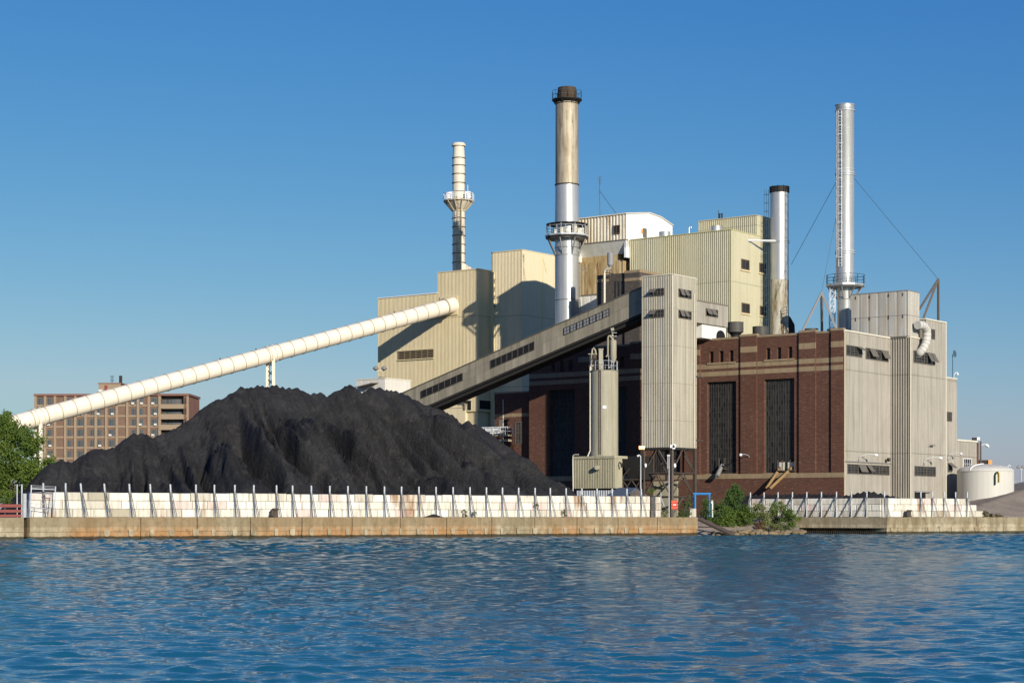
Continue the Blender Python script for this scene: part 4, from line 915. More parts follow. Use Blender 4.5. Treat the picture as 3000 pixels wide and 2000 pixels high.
# gable block
aGb=191.6; FGa=FA(aGb); bGa=-float(FGa.U(1833)); FGb=FB(bGa); zg=FGa.Z(1833,627); uG0=FGa.U(1686); zg0=FGa.Z(1833,700); aGe=float(FGb.U(1970)); ridge=aGb+ (float(FGb.U(1902))-aGb)
zr=FGb.Z(1902,626)
T=Thing('gabled_boiler_block','white gabled metal block with rust-streaked ribbed front and stained lower walls','industrial building',loc(aGb,bGa,zg0))
m=MB(); corr(m,FGa,uG0,-bGa,zg0,zg,0.45,0.10); T.part('ribbed_front_wall',m,M['rusty_sheet'] if False else streaky('rust_streaked_white_rib',hexc('DCD6C4'),hexc('A58B5C'),amt=0.6,rust=hexc('8A6230'),rustamt=0.6,rust_lo=0.55))
m=MB(); 
for bb,o in ((bGa,0),(-uG0,0)):
    P=[loc(aGb+0.12,bb,zg0-2.2),loc(aGe,bb,zg0-2.2),loc(aGe,bb,FGb.Z(1970,662)),loc(float(FGb.U(1935)),bb,FGb.Z(1935,638)),loc(ridge,bb,zr),loc(aGb+0.12,bb,zg)]
    if bb==bGa: m.prism(P,(B2[0]*0.3,B2[1]*0.3,0))
    else: m.prism(P,(-B2[0]*0.3,-B2[1]*0.3,0))
T.part('gable_wall',m,streaky('bright_white_sheet',hexc('F0F0EC'),hexc('C8C6BC'),amt=0.15))
m=MB(); P=[(aGb-0.1,zg+0.02),(ridge,zr+0.05),(float(FGb.U(1935)),FGb.Z(1935,638)+0.05),(aGe+0.1,FGb.Z(1970,662)+0.03)]
for i in range(3):
    (a_,z_),(a__,z__)=P[i],P[i+1]; 
    q=[loc(a_,bGa-0.12,z_),loc(a__,bGa-0.12,z__),loc(a__,-uG0+0.12,z__),loc(a_,-uG0+0.12,z_)]; m.prism(q,(0,0,0.12))
T.part('roof',m,M['trim'])
window(T,FGa,FGa.rect(1798,1817,660,685),2,1,M['framebrown'],M['glass'],proud=0.12)
r=FGb.rect(1883,1894,669,696); m=MB(); FGb.box(m,*r[:2],r[2],r[3],0,0.06); T.part('door',m,M['frame']); m=MB(); FGb.box(m,r[0]-0.35,r[0]-0.05,r[3]-0.7,r[3]-0.2,0,0.08); T.part('orange_notice_panel',m,M['orange'])
m=MB(); FGa.box(m,uG0-0.02,-bGa+0.05,zg0-0.12,zg0,-0.5,0.06); T.part('ribbed_wall_ledge',m,M['canopy'])
# sloping underside, set back body
F2=FA(aGb+0.9); zu=FGa.Z(1810,741); m=MB(); q=[FGa.at(uG0,zg0-0.13,0),FGa.at(-bGa,zg0-0.13,0),FGa.at(-bGa,zg0-0.9,0),FGa.at(FGa.U(1812),zu,-0.9),FGa.at(uG0,zu,-0.9)]; m.prism(q,(A2[0]*1.2,A2[1]*1.2,0)); T.part('sloping_soffit_wall',m,M['white_sheet'])
m=MB(); F2.box(m,F2.U(1680),F2.U(1810),F2.Z(1760,768),zu,-8,0); T.part('stained_band',m,M['rusty_sheet'])
F3=FA(aGb+0.6); m=MB(); corr(m,F3,F3.U(1680),F3.U(1825),F3.Z(1760,861),F3.Z(1760,767),1.9,0.05,duty=0.85); F3.box(m,F3.U(1680),F3.U(1825),F3.Z(1760,861),F3.Z(1760,767),-6,-0.06); T.part('stained_panel_wall',m,M['rusty_sheet'])
m=MB(); F3.box(m,F3.U(1680),F3.U(1780),F3.Z(1740,861)-0.18,F3.Z(1740,861)-0.003,-1,0.12); T.part('ledge',m,M['canopy'])
F4=FA(aGb+0.3); m=MB(); corr(m,F4,F4.U(1685),F4.U(1780),zt-1,F4.Z(1740,866),1.3,0.03,duty=0.85); F4.box(m,F4.U(1685),F4.U(1780),zt-1,F4.Z(1740,866),-6,-0.05); T.part('lower_wall',m,M['white_sheet'])
m=MB(); m.ab(aGb+2.5,aGe,bGa+1.5,-uG0-0.3,zt-1,zg0); T.part('shade_core',m,M['black_steel'])  # black core: dark shade of the lower right side put into its colour
# antenna on gable roof
T=Thing('roof_antenna','thin blue-grey star-headed antenna mast with a guy on the gabled roof','antenna',ptpx(1757,630,233)); m=MB(); Y=233; m.tube(ptpx(1758,632,Y),ptpx(1756,518,Y),0.05,n=6); T.part('mast',m,M['antenna']); m=MB()
for dx,dy in ((-6,-12),(6,-13),(-5,10),(4,12),(7,0),(-7,-2)): m.tube(ptpx(1756,528,Y),ptpx(1756+dx,528+dy,Y),0.03,n=5)
T.part('antenna_element',m,M['antenna']); m=MB(); m.tube(ptpx(1757,560,Y),ptpx(1806,627,231),0.035,n=5); T.part('guy_rod',m,M['antenna'])
# green block
zG=FG.Z(2141,673); uL0=FG.U(1845); aGend=float(FGR.U(2262))
T=Thing('pale_green_block','large pale green ribbed block with small brown windows above the brick hall','industrial building',loc(192.4,bg,zt))
block(T,FG,FGR,uL0,zt-3,zG,aGend,M['green'],pf=(0.27,0.075),name='wall',trim=plain('green_trim',hexc('BDB684'),0.6))
aU=float(FGR.U(2216)); FU=FA(aU); zU=FU.Z(2216,631); m=MB(); corr(m,FU,FU.U(2046),-bg,zG-1,zU,0.27,0.075); corr(m,FGR,aU,aGend,zG+0.1,zU,0.3,0.015); m.ab(aU+0.13,aGend,bg+0.03,-FU.U(2046),zG-1,zU-0.02); T.part('upper_wall',m,M['green'])
m=MB(); FU.box(m,FU.U(2046),-bg+0.04,zU,zU+0.1,-0.3,0.05); FGR.box(m,aU,aGend,zU,zU+0.1,-0.3,0.04); T.part('upper_coping',m,M['green'])
for x0,x1,y0,y1 in ((2171,2195,760,791),(2224,2243,771,800),(2172,2196,888,918),(2226,2244,897,925)): window(T,FGR,FGR.rect(x0,x1,y0,y1),2,1,M['framebrown'],M['glass'],proud=0.06,frame=0.12,sill=M['trimc'])
# roof vents and pipes on green block
def drumvent(label,x,y0,y1,wpx,Y,mat,neck=True,group=None):
    c=stack_base(x,Y); r=wpx/2*Y/F; z0,z1=zpx(y1,Y),zpx(y0,Y); T=Thing('roof_vent',label,'roof vent',(c[0],c[1],z0),group); m=MB()
    m.lathe(c,[(r*0.96,z0),(r,z0+0.03),(r,z0+(z1-z0)*0.3),(r*1.02,z0+(z1-z0)*0.31),(r*1.02,z0+(z1-z0)*0.36),(r,z0+(z1-z0)*0.37),(r,z1-0.05),(r*1.03,z1-0.05),(r*1.03,z1),(r*0.93,z1),(r*0.93,z1-0.25)],40); T.part('drum',m,mat,smooth=30)
    if neck: m=MB(); m.lathe(c,[(r*0.55,z0-0.9),(r*0.55,z0-0.3),(r*0.9,z0-0.01)],24); T.part('neck',m,M['black_steel'],smooth=30)
drumvent('wide black drum vent in front of the pale green block, left of two',2154.5,944,974,47,214,M['drum'])
drumvent('low black drum vent beside the rust-blotched chimney',2228,957,988,47,214,M['drum'])
drumvent('black drum vent barely showing above the parapet under the left guy frame',2376,963,985,42,216,M['drum'],False)
drumvent('black drum vent half hidden by the parapet, left of the silver chimney base',2441,964,985,36,213,M['drum'],False)
drumvent('silver roof vent on the left part of the pale green roof',1947,680,700,34,228,M['silver'],False); drumvent('silver roof vent on the pale green roof before the upper box',2099,663,685,34,224,M['silver'],False)
T=Thing('vent_pipe','thin hooked vent pipe on the pale green roof','vent pipe',ptpx(2019,690,226)); m=MB(); m.path([ptpx(2019,690,226),ptpx(2019,668,226),ptpx(2021,664,226),ptpx(2024,664,226),ptpx(2025,668,226)],0.07,8); T.part('pipe',m,M['silver'],smooth=40)
for x,y,l in ((2105,618,'thin dark pipe on the upper green box, tallest of three'),(2108,627,'middle dark flue pipe on the upper green box'),(2115,627,'right dark flue pipe on the upper green box')):
    T=Thing('flue_pipe',l,'flue pipe',ptpx(x,642,230)); m=MB(); m.tube(ptpx(x,644,230),ptpx(x,y,230),0.10 if y>620 else 0.03,n=10); m.tube(ptpx(x,y,230),ptpx(x,y-1.5,230),0.13 if y>620 else 0.04,n=10); T.part('flue',m,M['black_steel'],smooth=40)
# roof-level link house right of tower
FLk=Face(np.array(ptpx(2030,0,206)[:2]),A2); T=Thing('link_house','small grey-beige link house with an open strip window behind the hoist tower','link building',FLk.px(2040,1000)); 
m=MB(); r=(FLk.U(2036),FLk.U(2132)); zb_=FLk.Z(2085,951); ztk=FLk.Z(2040,881); corr(m,FLk,r[0],r[1],zb_,ztk,0.5,0.02,duty=0.8); FLk.box(m,r[0],r[1]-0.02,zb_,ztk-0.02,-3,-0.03); T.part('wall',m,M['grey_sheet'])
m=MB(); FLk.box(m,FLk.U(2062),r[1]-0.02,FLk.Z(2100,994),zb_,-3,-0.25); T.part('white_lower_wall',m,streaky('white_render',hexc('E6E4DC'),hexc('B9B5A6'),amt=0.2)); m=MB(); FLk.box(m,r[0],r[1],ztk,ztk+0.12,-3,0.06); T.part('coping',m,M['canopy'])
m=MB(); FLk.box(m,r[0],FLk.U(2062),FLk.Z(2050,994),zb_-0.01,-2.9,-1.2); T.part('dark_recess',m,M['silo'])
window(T,FLk,FLk.rect(2067,2103,905,928),4,2,M['frame'],M['glass'],awn=[(0.1,1.5,0.5),(1.7,3.0,0.5)])
m=MB(); u0_,u1_=FLk.U(2104),FLk.U(2129); zz0=FLk.Z(2116,991); P=[FLk.at(u0_,zz0,-0.24),FLk.at(u1_,zz0,-0.24)]+[FLk.at((u0_+u1_)/2+(u1_-u0_)/2*math.cos(t),FLk.Z(2116,985)+ (FLk.Z(2116,967)-FLk.Z(2116,985))*math.sin(t),-0.24) for t in np.linspace(0,math.pi,12)]; m.prism(P,(FLk.n[0]*0.05,FLk.n[1]*0.05,0)); T.part('arched_opening',m,M['door'])
# dark brick penthouse behind gallery
FP=FA(a0+4.0); T=Thing('brick_penthouse','grey-brown brick penthouse with slit windows showing above the inclined gallery','brick building',FP.at(FP.U(1890),zt)); u0_,u1_=FP.U(1748),FP.U(1832); z=FP.Z(1800,802); z2=FP.Z(1860,797)
m=MB(); FP.box(m,u0_,u1_,zt-2,z,-7,0); bP=-FP.U(1878); FP.box(m,u1_+0.1,FP.U(1878),zt-2,z2,-9,0.3); T.part('wall',m,M['brick2'])
m=MB(); 
for zz_,h in ((FP.Z(1860,797)-0.1,0.3),(FP.Z(1860,818)-0.2,0.35)): FP.box(m,u1_+0.1,FP.U(1878)+0.03,zz_,zz_+h,-9.0,0.33)
zz_=FP.Z(1780,825); FP.box(m,u0_-0.02,FP.U(1766),zz_,zz_+0.35,-0.1,0.03); FP.box(m,FP.U(1775),FP.U(1783),zz_,zz_+0.35,-0.1,0.03); T.part('stone_band',m,M['stone'])
for xa in (1800,1810,1820): 
    r=FP.rect(xa,xa+5,824,876); m=MB(); FP.box(m,r[0],r[1],r[2],r[3],-0.1,0.02); T.part('slit_window',m,M['glass'])
# white riser pipe + silencer
T=Thing('exhaust_pipe','cream exhaust pipe with elbow in front of the brick penthouse','exhaust pipe',FP.px(1771,900,0.6)); m=MB(); m.path([FP.px(1771,910,0.6),FP.px(1771,803,0.6)],0.13,12); m.path([FP.px(1771,803,0.6),FP.px(1772,793,0.6),FP.px(1777,788,0.6),FP.px(1786,787,0.6),FP.px(1789,783,0.6)],0.14,12); T.part('pipe',m,M['trim'],smooth=50); m=MB(); m.tube(FP.px(1767,797,0.6),FP.px(1797,802,0.6),0.06,n=6); m.bar(FP.px(1779,797,0.6),FP.px(1779,785,0.6),0.05); T.part('support_arm',m,M['brown_steel'])
T=Thing('silencer','grey cylindrical silencer standing over the brick penthouse','silencer',FP.px(1788,783,0.6)); p=FP.px(1788,776,0.6); t=FP.px(1788,742,0.6); m=MB(); rr_=9*p[1]/F; m.lathe(p,[(0.06,p[2]-0.5),(rr_*0.4,p[2]-0.3),(rr_,p[2]),(rr_,t[2]),(rr_*0.9,t[2]+0.05)],32); m.bar((p[0],p[1],p[2]-1.2),(p[0],p[1],p[2]-0.3),0.05); T.part('silencer_drum',m,M['silencer'],smooth=30)

# ================================================================ HOIST TOWER + GALLERY
D=11.0; FT=FA(a0-D); bT=-float(FT.U(1969)); FTr=FB(bT); aTe=float(FTr.U(2041)); aTf=a0-D; uT0=FT.U(1880); zT1=FT.Z(1969,804); zT0=FT.Z(1969,1309)
T=Thing('hoist_tower','tall grey-beige metal-clad coal hoist tower on steel legs','hoist tower',loc(aTf,bT))
block(T,FT,FTr,uT0,zT0,zT1,aTe,M['tower'],pf=(0.30,0.035),pr=(0.6,0.02),name='cladding')
for x0,x1,y0,y1,aw in ((1905,1946,845,867,[(0.2,1.9,0.9)]),(1905,1946,907,930,[(0.2,1.9,0.8)])): window(T,FT,FT.rect(x0,x1,y0,y1),4,2,M['frame'],M['glass'],awn=aw,frame=0.05)
for y0,y1 in ((848,873),(910,934)): window(T,FTr,FTr.rect(1987,2025,y0,y1),5,2,M['frame'],M['glass'],awn=[(0.4,1.8,0.4),(2.0,3.3,0.5)],frame=0.05)
m=MB(); u=FTr.U(2031); m.tube(FTr.at(u,zT0,0.1),FTr.at(u,FTr.Z(2031,860),0.1),0.05,n=6); T.part('conduit',m,M['trim'])
m=MB()
for y in (1104,1290): 
    z=FTr.Z(2041,y); q=FTr.at(aTe-0.1,z,0.0); FTr.box(m,aTe-0.1,aTe+1.4,z-0.05,z+0.12,-0.3,0.0)
T.part('wall_tie',m,M['brown_steel'])
# legs
W=FT; m=MB(); legs=[(aTf+0.15,-uT0-0.15),(aTf+0.15,bT+0.15),(aTe-0.15,bT+0.15),(aTe-0.15,-uT0-0.15)]
for a_,b_ in legs: m=MB(); m.bar(loc(a_,b_,GZ),loc(a_,b_,zT0),0.30); T.part('leg',m,M['brown_steel'])
m=MB(); H=[GZ+0.1,GZ+(zT0-GZ)*0.29,GZ+(zT0-GZ)*0.63,zT0-0.05]
for i in range(4):
    p,q=legs[i],legs[(i+1)%4]; mid=((p[0]+q[0])/2,(p[1]+q[1])/2)
    for k in range(3):
        m.bar(loc(*p,H[k]),loc(*mid,H[k+1]),0.13); m.bar(loc(*q,H[k]),loc(*mid,H[k+1]),0.13)
        if k: m.bar(loc(*p,H[k]),loc(*q,H[k]),0.15)
T.part('cross_brace',m,M['brown_steel'])
m=MB(); m.ab(aTf+0.05,aTe-0.05,bT+0.05,-uT0-0.05,zT0-0.25,zT0-0.02); T.part('floor_frame',m,M['dark_under'])
# inclined gallery
aGf=aTf+1.35; FGl=FA(aGf); gu1=uT0; gu0=FGl.U(1150); zt1=FGl.Z(1879,843); u_r=FGl.U(1879); zt0=FGl.Z(1190,1147); u_l=FGl.U(1190); sl=(zt1-zt0)/(u_r-u_l)
def gz(u): return zt1+(u-u_r)*sl
GT=2.72; GW=2.6
def gbox(m,u0,u1,v0,v1,w0,w1):
    p=[FGl.at(u,gz(u)+v,w) for v in (v0,v1) for (u,w) in ((u0,w0),(u1,w0),(u1,w1),(u0,w1))]
    return m.hexa(p)
T=Thing('inclined_gallery','long grey inclined coal conveyor gallery climbing to the hoist tower','conveyor gallery',FGl.at(gu1,gz(gu1)-GT))
m=MB(); u=gu0; k=0
while u<gu1-0.01:
    v=min(u+1.05,gu1); rowsG=[(-GT,-GT*0.62),(-GT*0.62,-GT*0.3),(-GT*0.3,0)] if (u<FGl.U(1560)) else [(-GT,-GT*0.5),(-GT*0.5,0)]
    for (c0_,c1_) in rowsG: gbox(m,u+0.006,v-0.006,c0_+0.006,c1_-0.006,-GW/2,random.uniform(-0.012,0.012))
    u=v
T.part('cladding_panels',m,M['gallery'])
m=MB(); gbox(m,gu0,gu1,-GT+0.01,-0.01,-GW,-GW/2-0.01); T.part('back_cladding',m,M['gallery'])
m=MB(); gbox(m,gu0,gu1,0.0,0.10,-GW-0.1,0.12); T.part('roof',m,M['roof'])
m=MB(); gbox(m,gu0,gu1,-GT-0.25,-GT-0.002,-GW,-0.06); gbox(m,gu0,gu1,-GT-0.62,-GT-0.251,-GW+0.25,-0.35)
u=gu0; n_=0
for i in range(n_):
    ua=gu0+i*1.8; ub=ua+0.9; uc=ua+1.8
    for w in (-0.42,-GW+0.28): m.bar(FGl.at(ua,gz(ua)-GT-0.2,w),FGl.at(ub,gz(ub)-GT-0.82,w),0.1); m.bar(FGl.at(ub,gz(ub)-GT-0.82,w),FGl.at(uc,gz(uc)-GT-0.2,w),0.1)
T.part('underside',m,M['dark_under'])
def gwin(x0,x1,vt,vb,n,gm,rows=2,fm=None):
    u0_,u1_=FGl.U(x0),FGl.U(x1); w=(u1_-u0_)/n
    for i in range(n):
        a_,b_=u0_+w*i+0.005,u0_+w*(i+1)-0.005; m=MB(); gbox(m,a_,b_,vb,vb+0.06,-0.02,0.07); gbox(m,a_,b_,vt-0.06,vt,-0.02,0.07); gbox(m,a_,a_+0.06,vb+0.06,vt-0.06,-0.02,0.07); gbox(m,b_-0.06,b_,vb+0.06,vt-0.06,-0.02,0.07)
        if rows==2: vm=(vt+vb)/2; gbox(m,a_+0.06,b_-0.06,vm-0.02,vm+0.02,-0.02,0.06); um=(a_+b_)/2; gbox(m,um-0.02,um+0.02,vb+0.06,vt-0.06,-0.02,0.055)
        f=T.part('window',m,fm or M['frame']); g_=MB(); gbox(g_,a_+0.05,b_-0.05,vb+0.05,vt-0.05,0.0,0.03); mesh_obj('pane',g_,gm,f,T.loc)
gwin(1233,1356,-0.7,-1.6,7,M['door'],1,M['frame2']); gwin(1437,1566,-0.7,-1.65,8,M['door'],1,M['frame2']); gwin(1652,1786,-0.7,-1.5,7,M['glass2'],2,M['black_steel'])
# support bent under gallery (behind silo, dark)
# thin vertical strip seen in the tower left edge is its corner trim

# ---- silo
FS=FA(168.3); Y=FS.Y(1770); c=stack_base(1770,Y); r=41*Y/F; Zp=lambda y:zpx(y,Y)
T=Thing('ash_silo','round pale metal silo with hooped sides standing behind the coal pile','silo',(c[0],c[1],GZ))
zs0,zs1=Zp(1338),Zp(1086); prof=[(r,zs0-2)]; z=zs0; 
while z<zs1-0.3: prof+=[(r,z),(r+0.014,z+0.05),(r,z+0.10)]; z+=0.20
prof+=[(r,zs1-0.05),(r+0.08,zs1-0.04),(r+0.08,zs1),(r*0.2,zs1+0.06)]
m=MB(); m.lathe(c,prof,64); T.part('hooped_shell',m,M['silo'],smooth=50)
m=MB(); p=(c[0]-r-0.02,c[1]-0.35); m.path([(p[0]+0.35,p[1]+0.2,zs1+0.55),(p[0]+0.1,p[1],zs1+0.5),(p[0],p[1],zs1+0.3),(p[0],p[1],zs0+0.7),(p[0]-0.5,p[1]-0.9,zs0-0.5),(p[0]-0.5,p[1]-0.9,zs0-2.9)],0.07,10); T.part('fill_pipe',m,M['trim'],smooth=50)
m=MB(); 
for i in range(46): z=zs0+0.3+i*0.205; m.bar((c[0]-r*0.42,c[1]-r*0.93,z),(c[0]-r*0.30,c[1]-r*0.99,z),0.05)

for fx,fy in ((0.43,0.93),(0.30,0.99)): m.bar((c[0]-r*fx,c[1]-r*fy,zs0+0.2),(c[0]-r*fx,c[1]-r*fy,zs1),0.04)
T.part('rung_ladder',m,M['brown_steel'])
m=MB(); railing(m,c,r*0.97,zs1,1.0,10,mid=1,r=0.025); T.part('top_railing',m,M['galv'])
m=MB(); r=FS.rect(1765,1777,1189,1199); m.box(c[0]-0.25,c[0]+0.15,c[1]-1.56,c[1]-1.50,FS.Z(1770,1199),FS.Z(1770,1190)); T.part('white_sign_plate',m,M['white_paint'])
# equipment on silo
Zs=lambda y:zpx(y,Y)
def sx(x): return (x-1500)/F*Y
T=Thing('dust_collector','slim pale box filter with pipework on top of the silo','dust filter',(c[0],c[1],zs1)); m=MB(); q0,q1=sx(1754),sx(1773); m.box(q0,q1-0.25,Y-0.45,Y+0.3,zs1+0.05,Zs(1025)); m.box(q0-0.04,q1-0.20,Y-0.5,Y+0.35,Zs(1025),Zs(1022)); T.part('filter_box',m,M['silo']); m=MB(); m.path([(sx(1732),Y,zs1),(sx(1734),Y,Zs(1036)),(sx(1735),Y,Zs(1024)),(sx(1739),Y,Zs(1019)),(sx(1744),Y,Zs(1026)),(sx(1746),Y,Zs(1040))],0.10,10); m.tube((sx(1723),Y,Zs(1037)),(sx(1750),Y,Zs(1036)),0.05,n=8); T.part('vent_elbow',m,M['silo'],smooth=50); m=MB()
for x0_,y0_,x1_,y1_ in ((1728,1040,1729,1083),(1733,1052,1748,1052),(1734,1060,1750,1082),(1748,1056,1736,1084),(1742,1070,1752,1070),(1737,1040,1748,1050),(1728,1083,1726,1070)): m.bar((sx(x0_),Y-0.2,Zs(y0_)),(sx(x1_),Y-0.1,Zs(y1_)),0.09)
m.lathe((sx(1741),Y),[(0.2,Zs(1052)),(0.28,Zs(1048)),(0.28,Zs(1040)),(0.15,Zs(1037))],16); T.part('blower_frame',m,M['brown_steel'])
T=Thing('cyclone','ribbed tan cyclone drum with inlet pipe on the silo top','cyclone',(c[0]+0.8,c[1],zs1)); cc=(sx(1797),Y+0.2); rc=9.5*Y/F; m=MB(); m.lathe(cc,[(0.06,Zs(1072)),(0.12,Zs(1062)),(rc,Zs(1049)),(rc,Zs(998)),(rc*0.9,Zs(996))],32); T.part('cyclone_drum',m,M['silo'],smooth=30); m=MB(); m.path([(sx(1776),Y,Zs(1045)),(sx(1781),Y,Zs(1038)),(sx(1781),Y,Zs(990)),(sx(1783),Y,Zs(984)),(sx(1788),Y,Zs(983)),(sx(1791),Y,Zs(990))],0.10,10); m.path([(sx(1795),Y+0.2,Zs(1000)),(sx(1794),Y+0.2,Zs(972))],[0.16,0.10],10); m.tube((sx(1790),Y+0.2,Zs(966)),(sx(1799),Y+0.2,Zs(963)),0.19,n=12); T.part('inlet_pipe',m,M['silo'],smooth=50); m=MB()
for x0_,y0_,x1_,y1_ in ((1783,1080,1783,1040),(1784,1078,1799,1066),(1799,1066,1788,1055),(1799,1086,1799,1062),(1795,975,1807,975),(1795,985,1807,985),(1807,1086,1807,1060)): m.bar((sx(x0_),Y-0.1,Zs(y0_)),(sx(x1_),Y-0.1,Zs(y1_)),0.06)
T.part('support_bracket',m,M['galv'])
# ---- base hut
FHt=FA(165.2); bH=-float(FHt.U(1800)); FHr=FB(bH); zh0,zh1=FHt.Z(1740,1430),FHt.Z(1800,1334)
T=Thing('ribbed_hut','pale olive ribbed metal hut under the silo','hut',loc(165.2,bH)); u0_=FHt.U(1679); aHe=float(FHr.U(1823))
m=MB(); corr(m,FHt,u0_,-bH,zh0,zh1-0.28,0.21,0.09); corr(m,FHr,165.2,aHe,zh0,zh1-0.28,0.5,0.01); m.ab(165.3,aHe,bH+0.03,-u0_,zh0,zh1-0.3); T.part('wall',m,M['hut'])
m=MB(); FHt.box(m,u0_-0.03,-bH+0.05,zh1-0.28,zh1,-2.4,0.07); FHr.box(m,165.25,aHe+0.02,zh1-0.28,zh1-0.003,-0.5,0.06); T.part('fascia',m,M['hut'])
m=MB(); FHt.box(m,u0_+0.1,-bH-0.05,GZ,zh0,-1.9,-0.25); T.part('painted_shade_block',m,M['black_steel']); m=MB(); corr(m,FHt,FHt.U(1688),-bH+0.6,GZ,FHt.Z(1740,1436),0.3,0.08,w=-0.1); T.part('skirt_sheets',m,M['galv'])  # black block under the hut floor is painted shade; skirt sheets stand before it
p=Vector(FHt.px(1751,1370,0.0)); q=Vector(FHt.px(1748,1369,0.55)); m=MB(); m.tube(p,q,0.30,0.24,n=20); T.part('round_vent',m,M['silo'],smooth=40)
m=MB(); m.path([FHt.px(1695,1331,0.25),FHt.px(1683,1331,0.25),FHt.px(1679,1334,0.25),FHt.px(1678,1345,0.25),FHt.px(1679,1450,0.25)],0.05,8); T.part('drain_pipe',m,M['trim'],smooth=50)
m=MB(); m.path([FHr.px(1815,1353,0.1),FHr.px(1820,1358,0.5),FHr.px(1822,1368,0.5)],[0.06,0.1,0.12],8); T.part('wall_spout',m,M['black_steel'],smooth=50)
# ---- hopper
FH2=FA(168.5); T=Thing('black_hopper','black sloping coal hopper on braced legs between the hut and the hoist tower','hopper',FH2.px(1850,1440)); m=MB(); u0_,u1_=FH2.U(1824),FH2.U(1878); z1_,z0_,zm_=FH2.Z(1850,1336),FH2.Z(1850,1405),FH2.Z(1850,1368)
P=[FH2.at(u0_,z1_),FH2.at(u1_,z1_),FH2.at(u1_,z0_),FH2.at(FH2.U(1845),z0_),FH2.at(u0_,zm_+0.3)]; m.prism(P,(A2[0]*2.4,A2[1]*2.4,0)); T.part('hopper_body',m,M['black_steel']); m=MB()
for w in (0.05,-2.3):
    for uu in (u0_+0.05,u1_-0.05): m.bar(FH2.at(uu,GZ,w),FH2.at(uu,z0_+0.5,w),0.16)
    zb=FH2.Z(1850,1405); zc1=FH2.Z(1850,1445); um=(u0_+u1_)/2
    m.bar(FH2.at(u0_,zb-0.02,w),FH2.at(u1_,zb-0.02,w),0.14)
    for s in (0,1): 
        ua=u0_+(u1_-u0_)/2*s; ub=ua+(u1_-u0_)/2; m.bar(FH2.at(ua,zb,w),FH2.at(ub,zc1,w),0.1); m.bar(FH2.at(ub,zb,w),FH2.at(ua,zc1,w),0.1)
    m.bar(FH2.at(u0_,zb+0.3,w),FH2.at(u0_+0.9,zb+1.2,w),0.1)
T.part('braced_legs',m,M['brown_steel'])
m=MB(); FH2.box(m,u0_+0.2,u1_+1.2,GZ,FH2.Z(1850,1407),-5.5,-5.3); T.part('back_panel',m,M['hut'])
# ---- small slate roof shed
FSd=FA(164.5); T=Thing('slate_roof_shed','low shed with blue-grey pitched roof and orange boarded gable behind the block wall','shed',FSd.px(1830,1460)); x0_,x1_=FSd.U(1772),FSd.U(1835)
e=[ptpx(1772,1456,196),ptpx(1835,1456,193),ptpx(1863,1430,195),ptpx(1812,1430,198)]; m=MB(); m.prism(e,(0,0,0.08)); m.prism([ptpx(1835,1456,193),ptpx(1863,1430,195),ptpx(1898,1452,197)],(0.02,-0.05,-0.06)); T.part('roof',m,M['slate'])
m=MB(); g1=[ptpx(1838,1455,193.1),ptpx(1863,1433,195.1),ptpx(1895,1452,197.1)]; P=[g1[0],g1[1],g1[2],(g1[2][0],g1[2][1],GZ),(g1[0][0],g1[0][1],GZ)]; m.prism(P,(-0.1,0.1,-0.03)); T.part('gable_boards',m,M['orange'])
m=MB(); m.prism([ptpx(1845,1446,193.2),ptpx(1863,1434,194.8),ptpx(1882,1446,195.8),ptpx(1880,1470,195.8),ptpx(1850,1470,193.5)],(0.05,-0.05,0)); T.part('dark_sheet',m,M['wood'])
# ================================================================ CREAM CONVEYOR TUBE
Yw=float(FAa.Y(1330)); root=Vector(((1327-1500)/F*Yw,Yw,zpx(893,Yw))); dv=Vector((-0.783,-0.622,-0.2868)); rt=1.01
def tpt(u): return root+dv*u
T=Thing('conveyor_tube','long cream tubular conveyor sloping down to the left from the beige building','conveyor tube',tuple(tpt(62)))
m=MB(); m.tube(tpt(-0.2),tpt(66),rt,n=48,caps=True); T.part('tube_shell',m,M['tubewhite'],smooth=40)
m=MB(); d=dv.normalized(); u=1.35; k=0
while u<66:
    w=0.05; e=0.055
    if k==0: e=0.16; w=0.08
    m.tube(tpt(u)-d*w,tpt(u)+d*w,rt+e,n=48); u+=1.74; k+=1
T.part('flange_ring',m,M['ringwhite'],smooth=30)
def tube_u(x):
    r=(x-1500)/F; return (root.x-r*root.y)/(0.783-r*0.622)
for xx in (112,793):
    u=tube_u(xx); m=MB()
    for s in (-0.35,0.35): m.tube(tpt(u+s)-d*0.07,tpt(u+s)+d*0.07,rt+0.13,n=48)
    T.part('saddle_ring',m,M['tubewhite'],smooth=30)
    c=tpt(u); nrm=Vector((-d.y,d.x,0)).normalized()*1.0; m=MB()
    zt_=c.z-rt*0.55
    for s in (-1,1):
        m=MB(); f=c+nrm*s*0.95; m.bar((f.x,f.y,GZ),(f.x-nrm.x*s*0.25,f.y-nrm.y*s*0.25,zt_),0.36); T.part('support_leg',m,M['tubewhite'])
    m=MB(); z=GZ+1
    while z<zt_-1.2:
        a_=c+nrm*0.9; b_=c-nrm*0.9; m.bar((a_.x,a_.y,z),(b_.x,b_.y,z+1.1),0.10); m.bar((b_.x,b_.y,z),(a_.x,a_.y,z+1.1),0.10); z+=1.1
    T.part('cross_brace',m,M['brown_steel'])
m=MB()
for x in (645,1156,1360,750): 
    u=tube_u(min(x,1300)); p=tpt(u); m.tube((p.x,p.y,p.z+rt-0.05),(p.x,p.y,p.z+rt+0.22),0.09,n=8)
T.part('lifting_lug',m,M['brown_steel'])
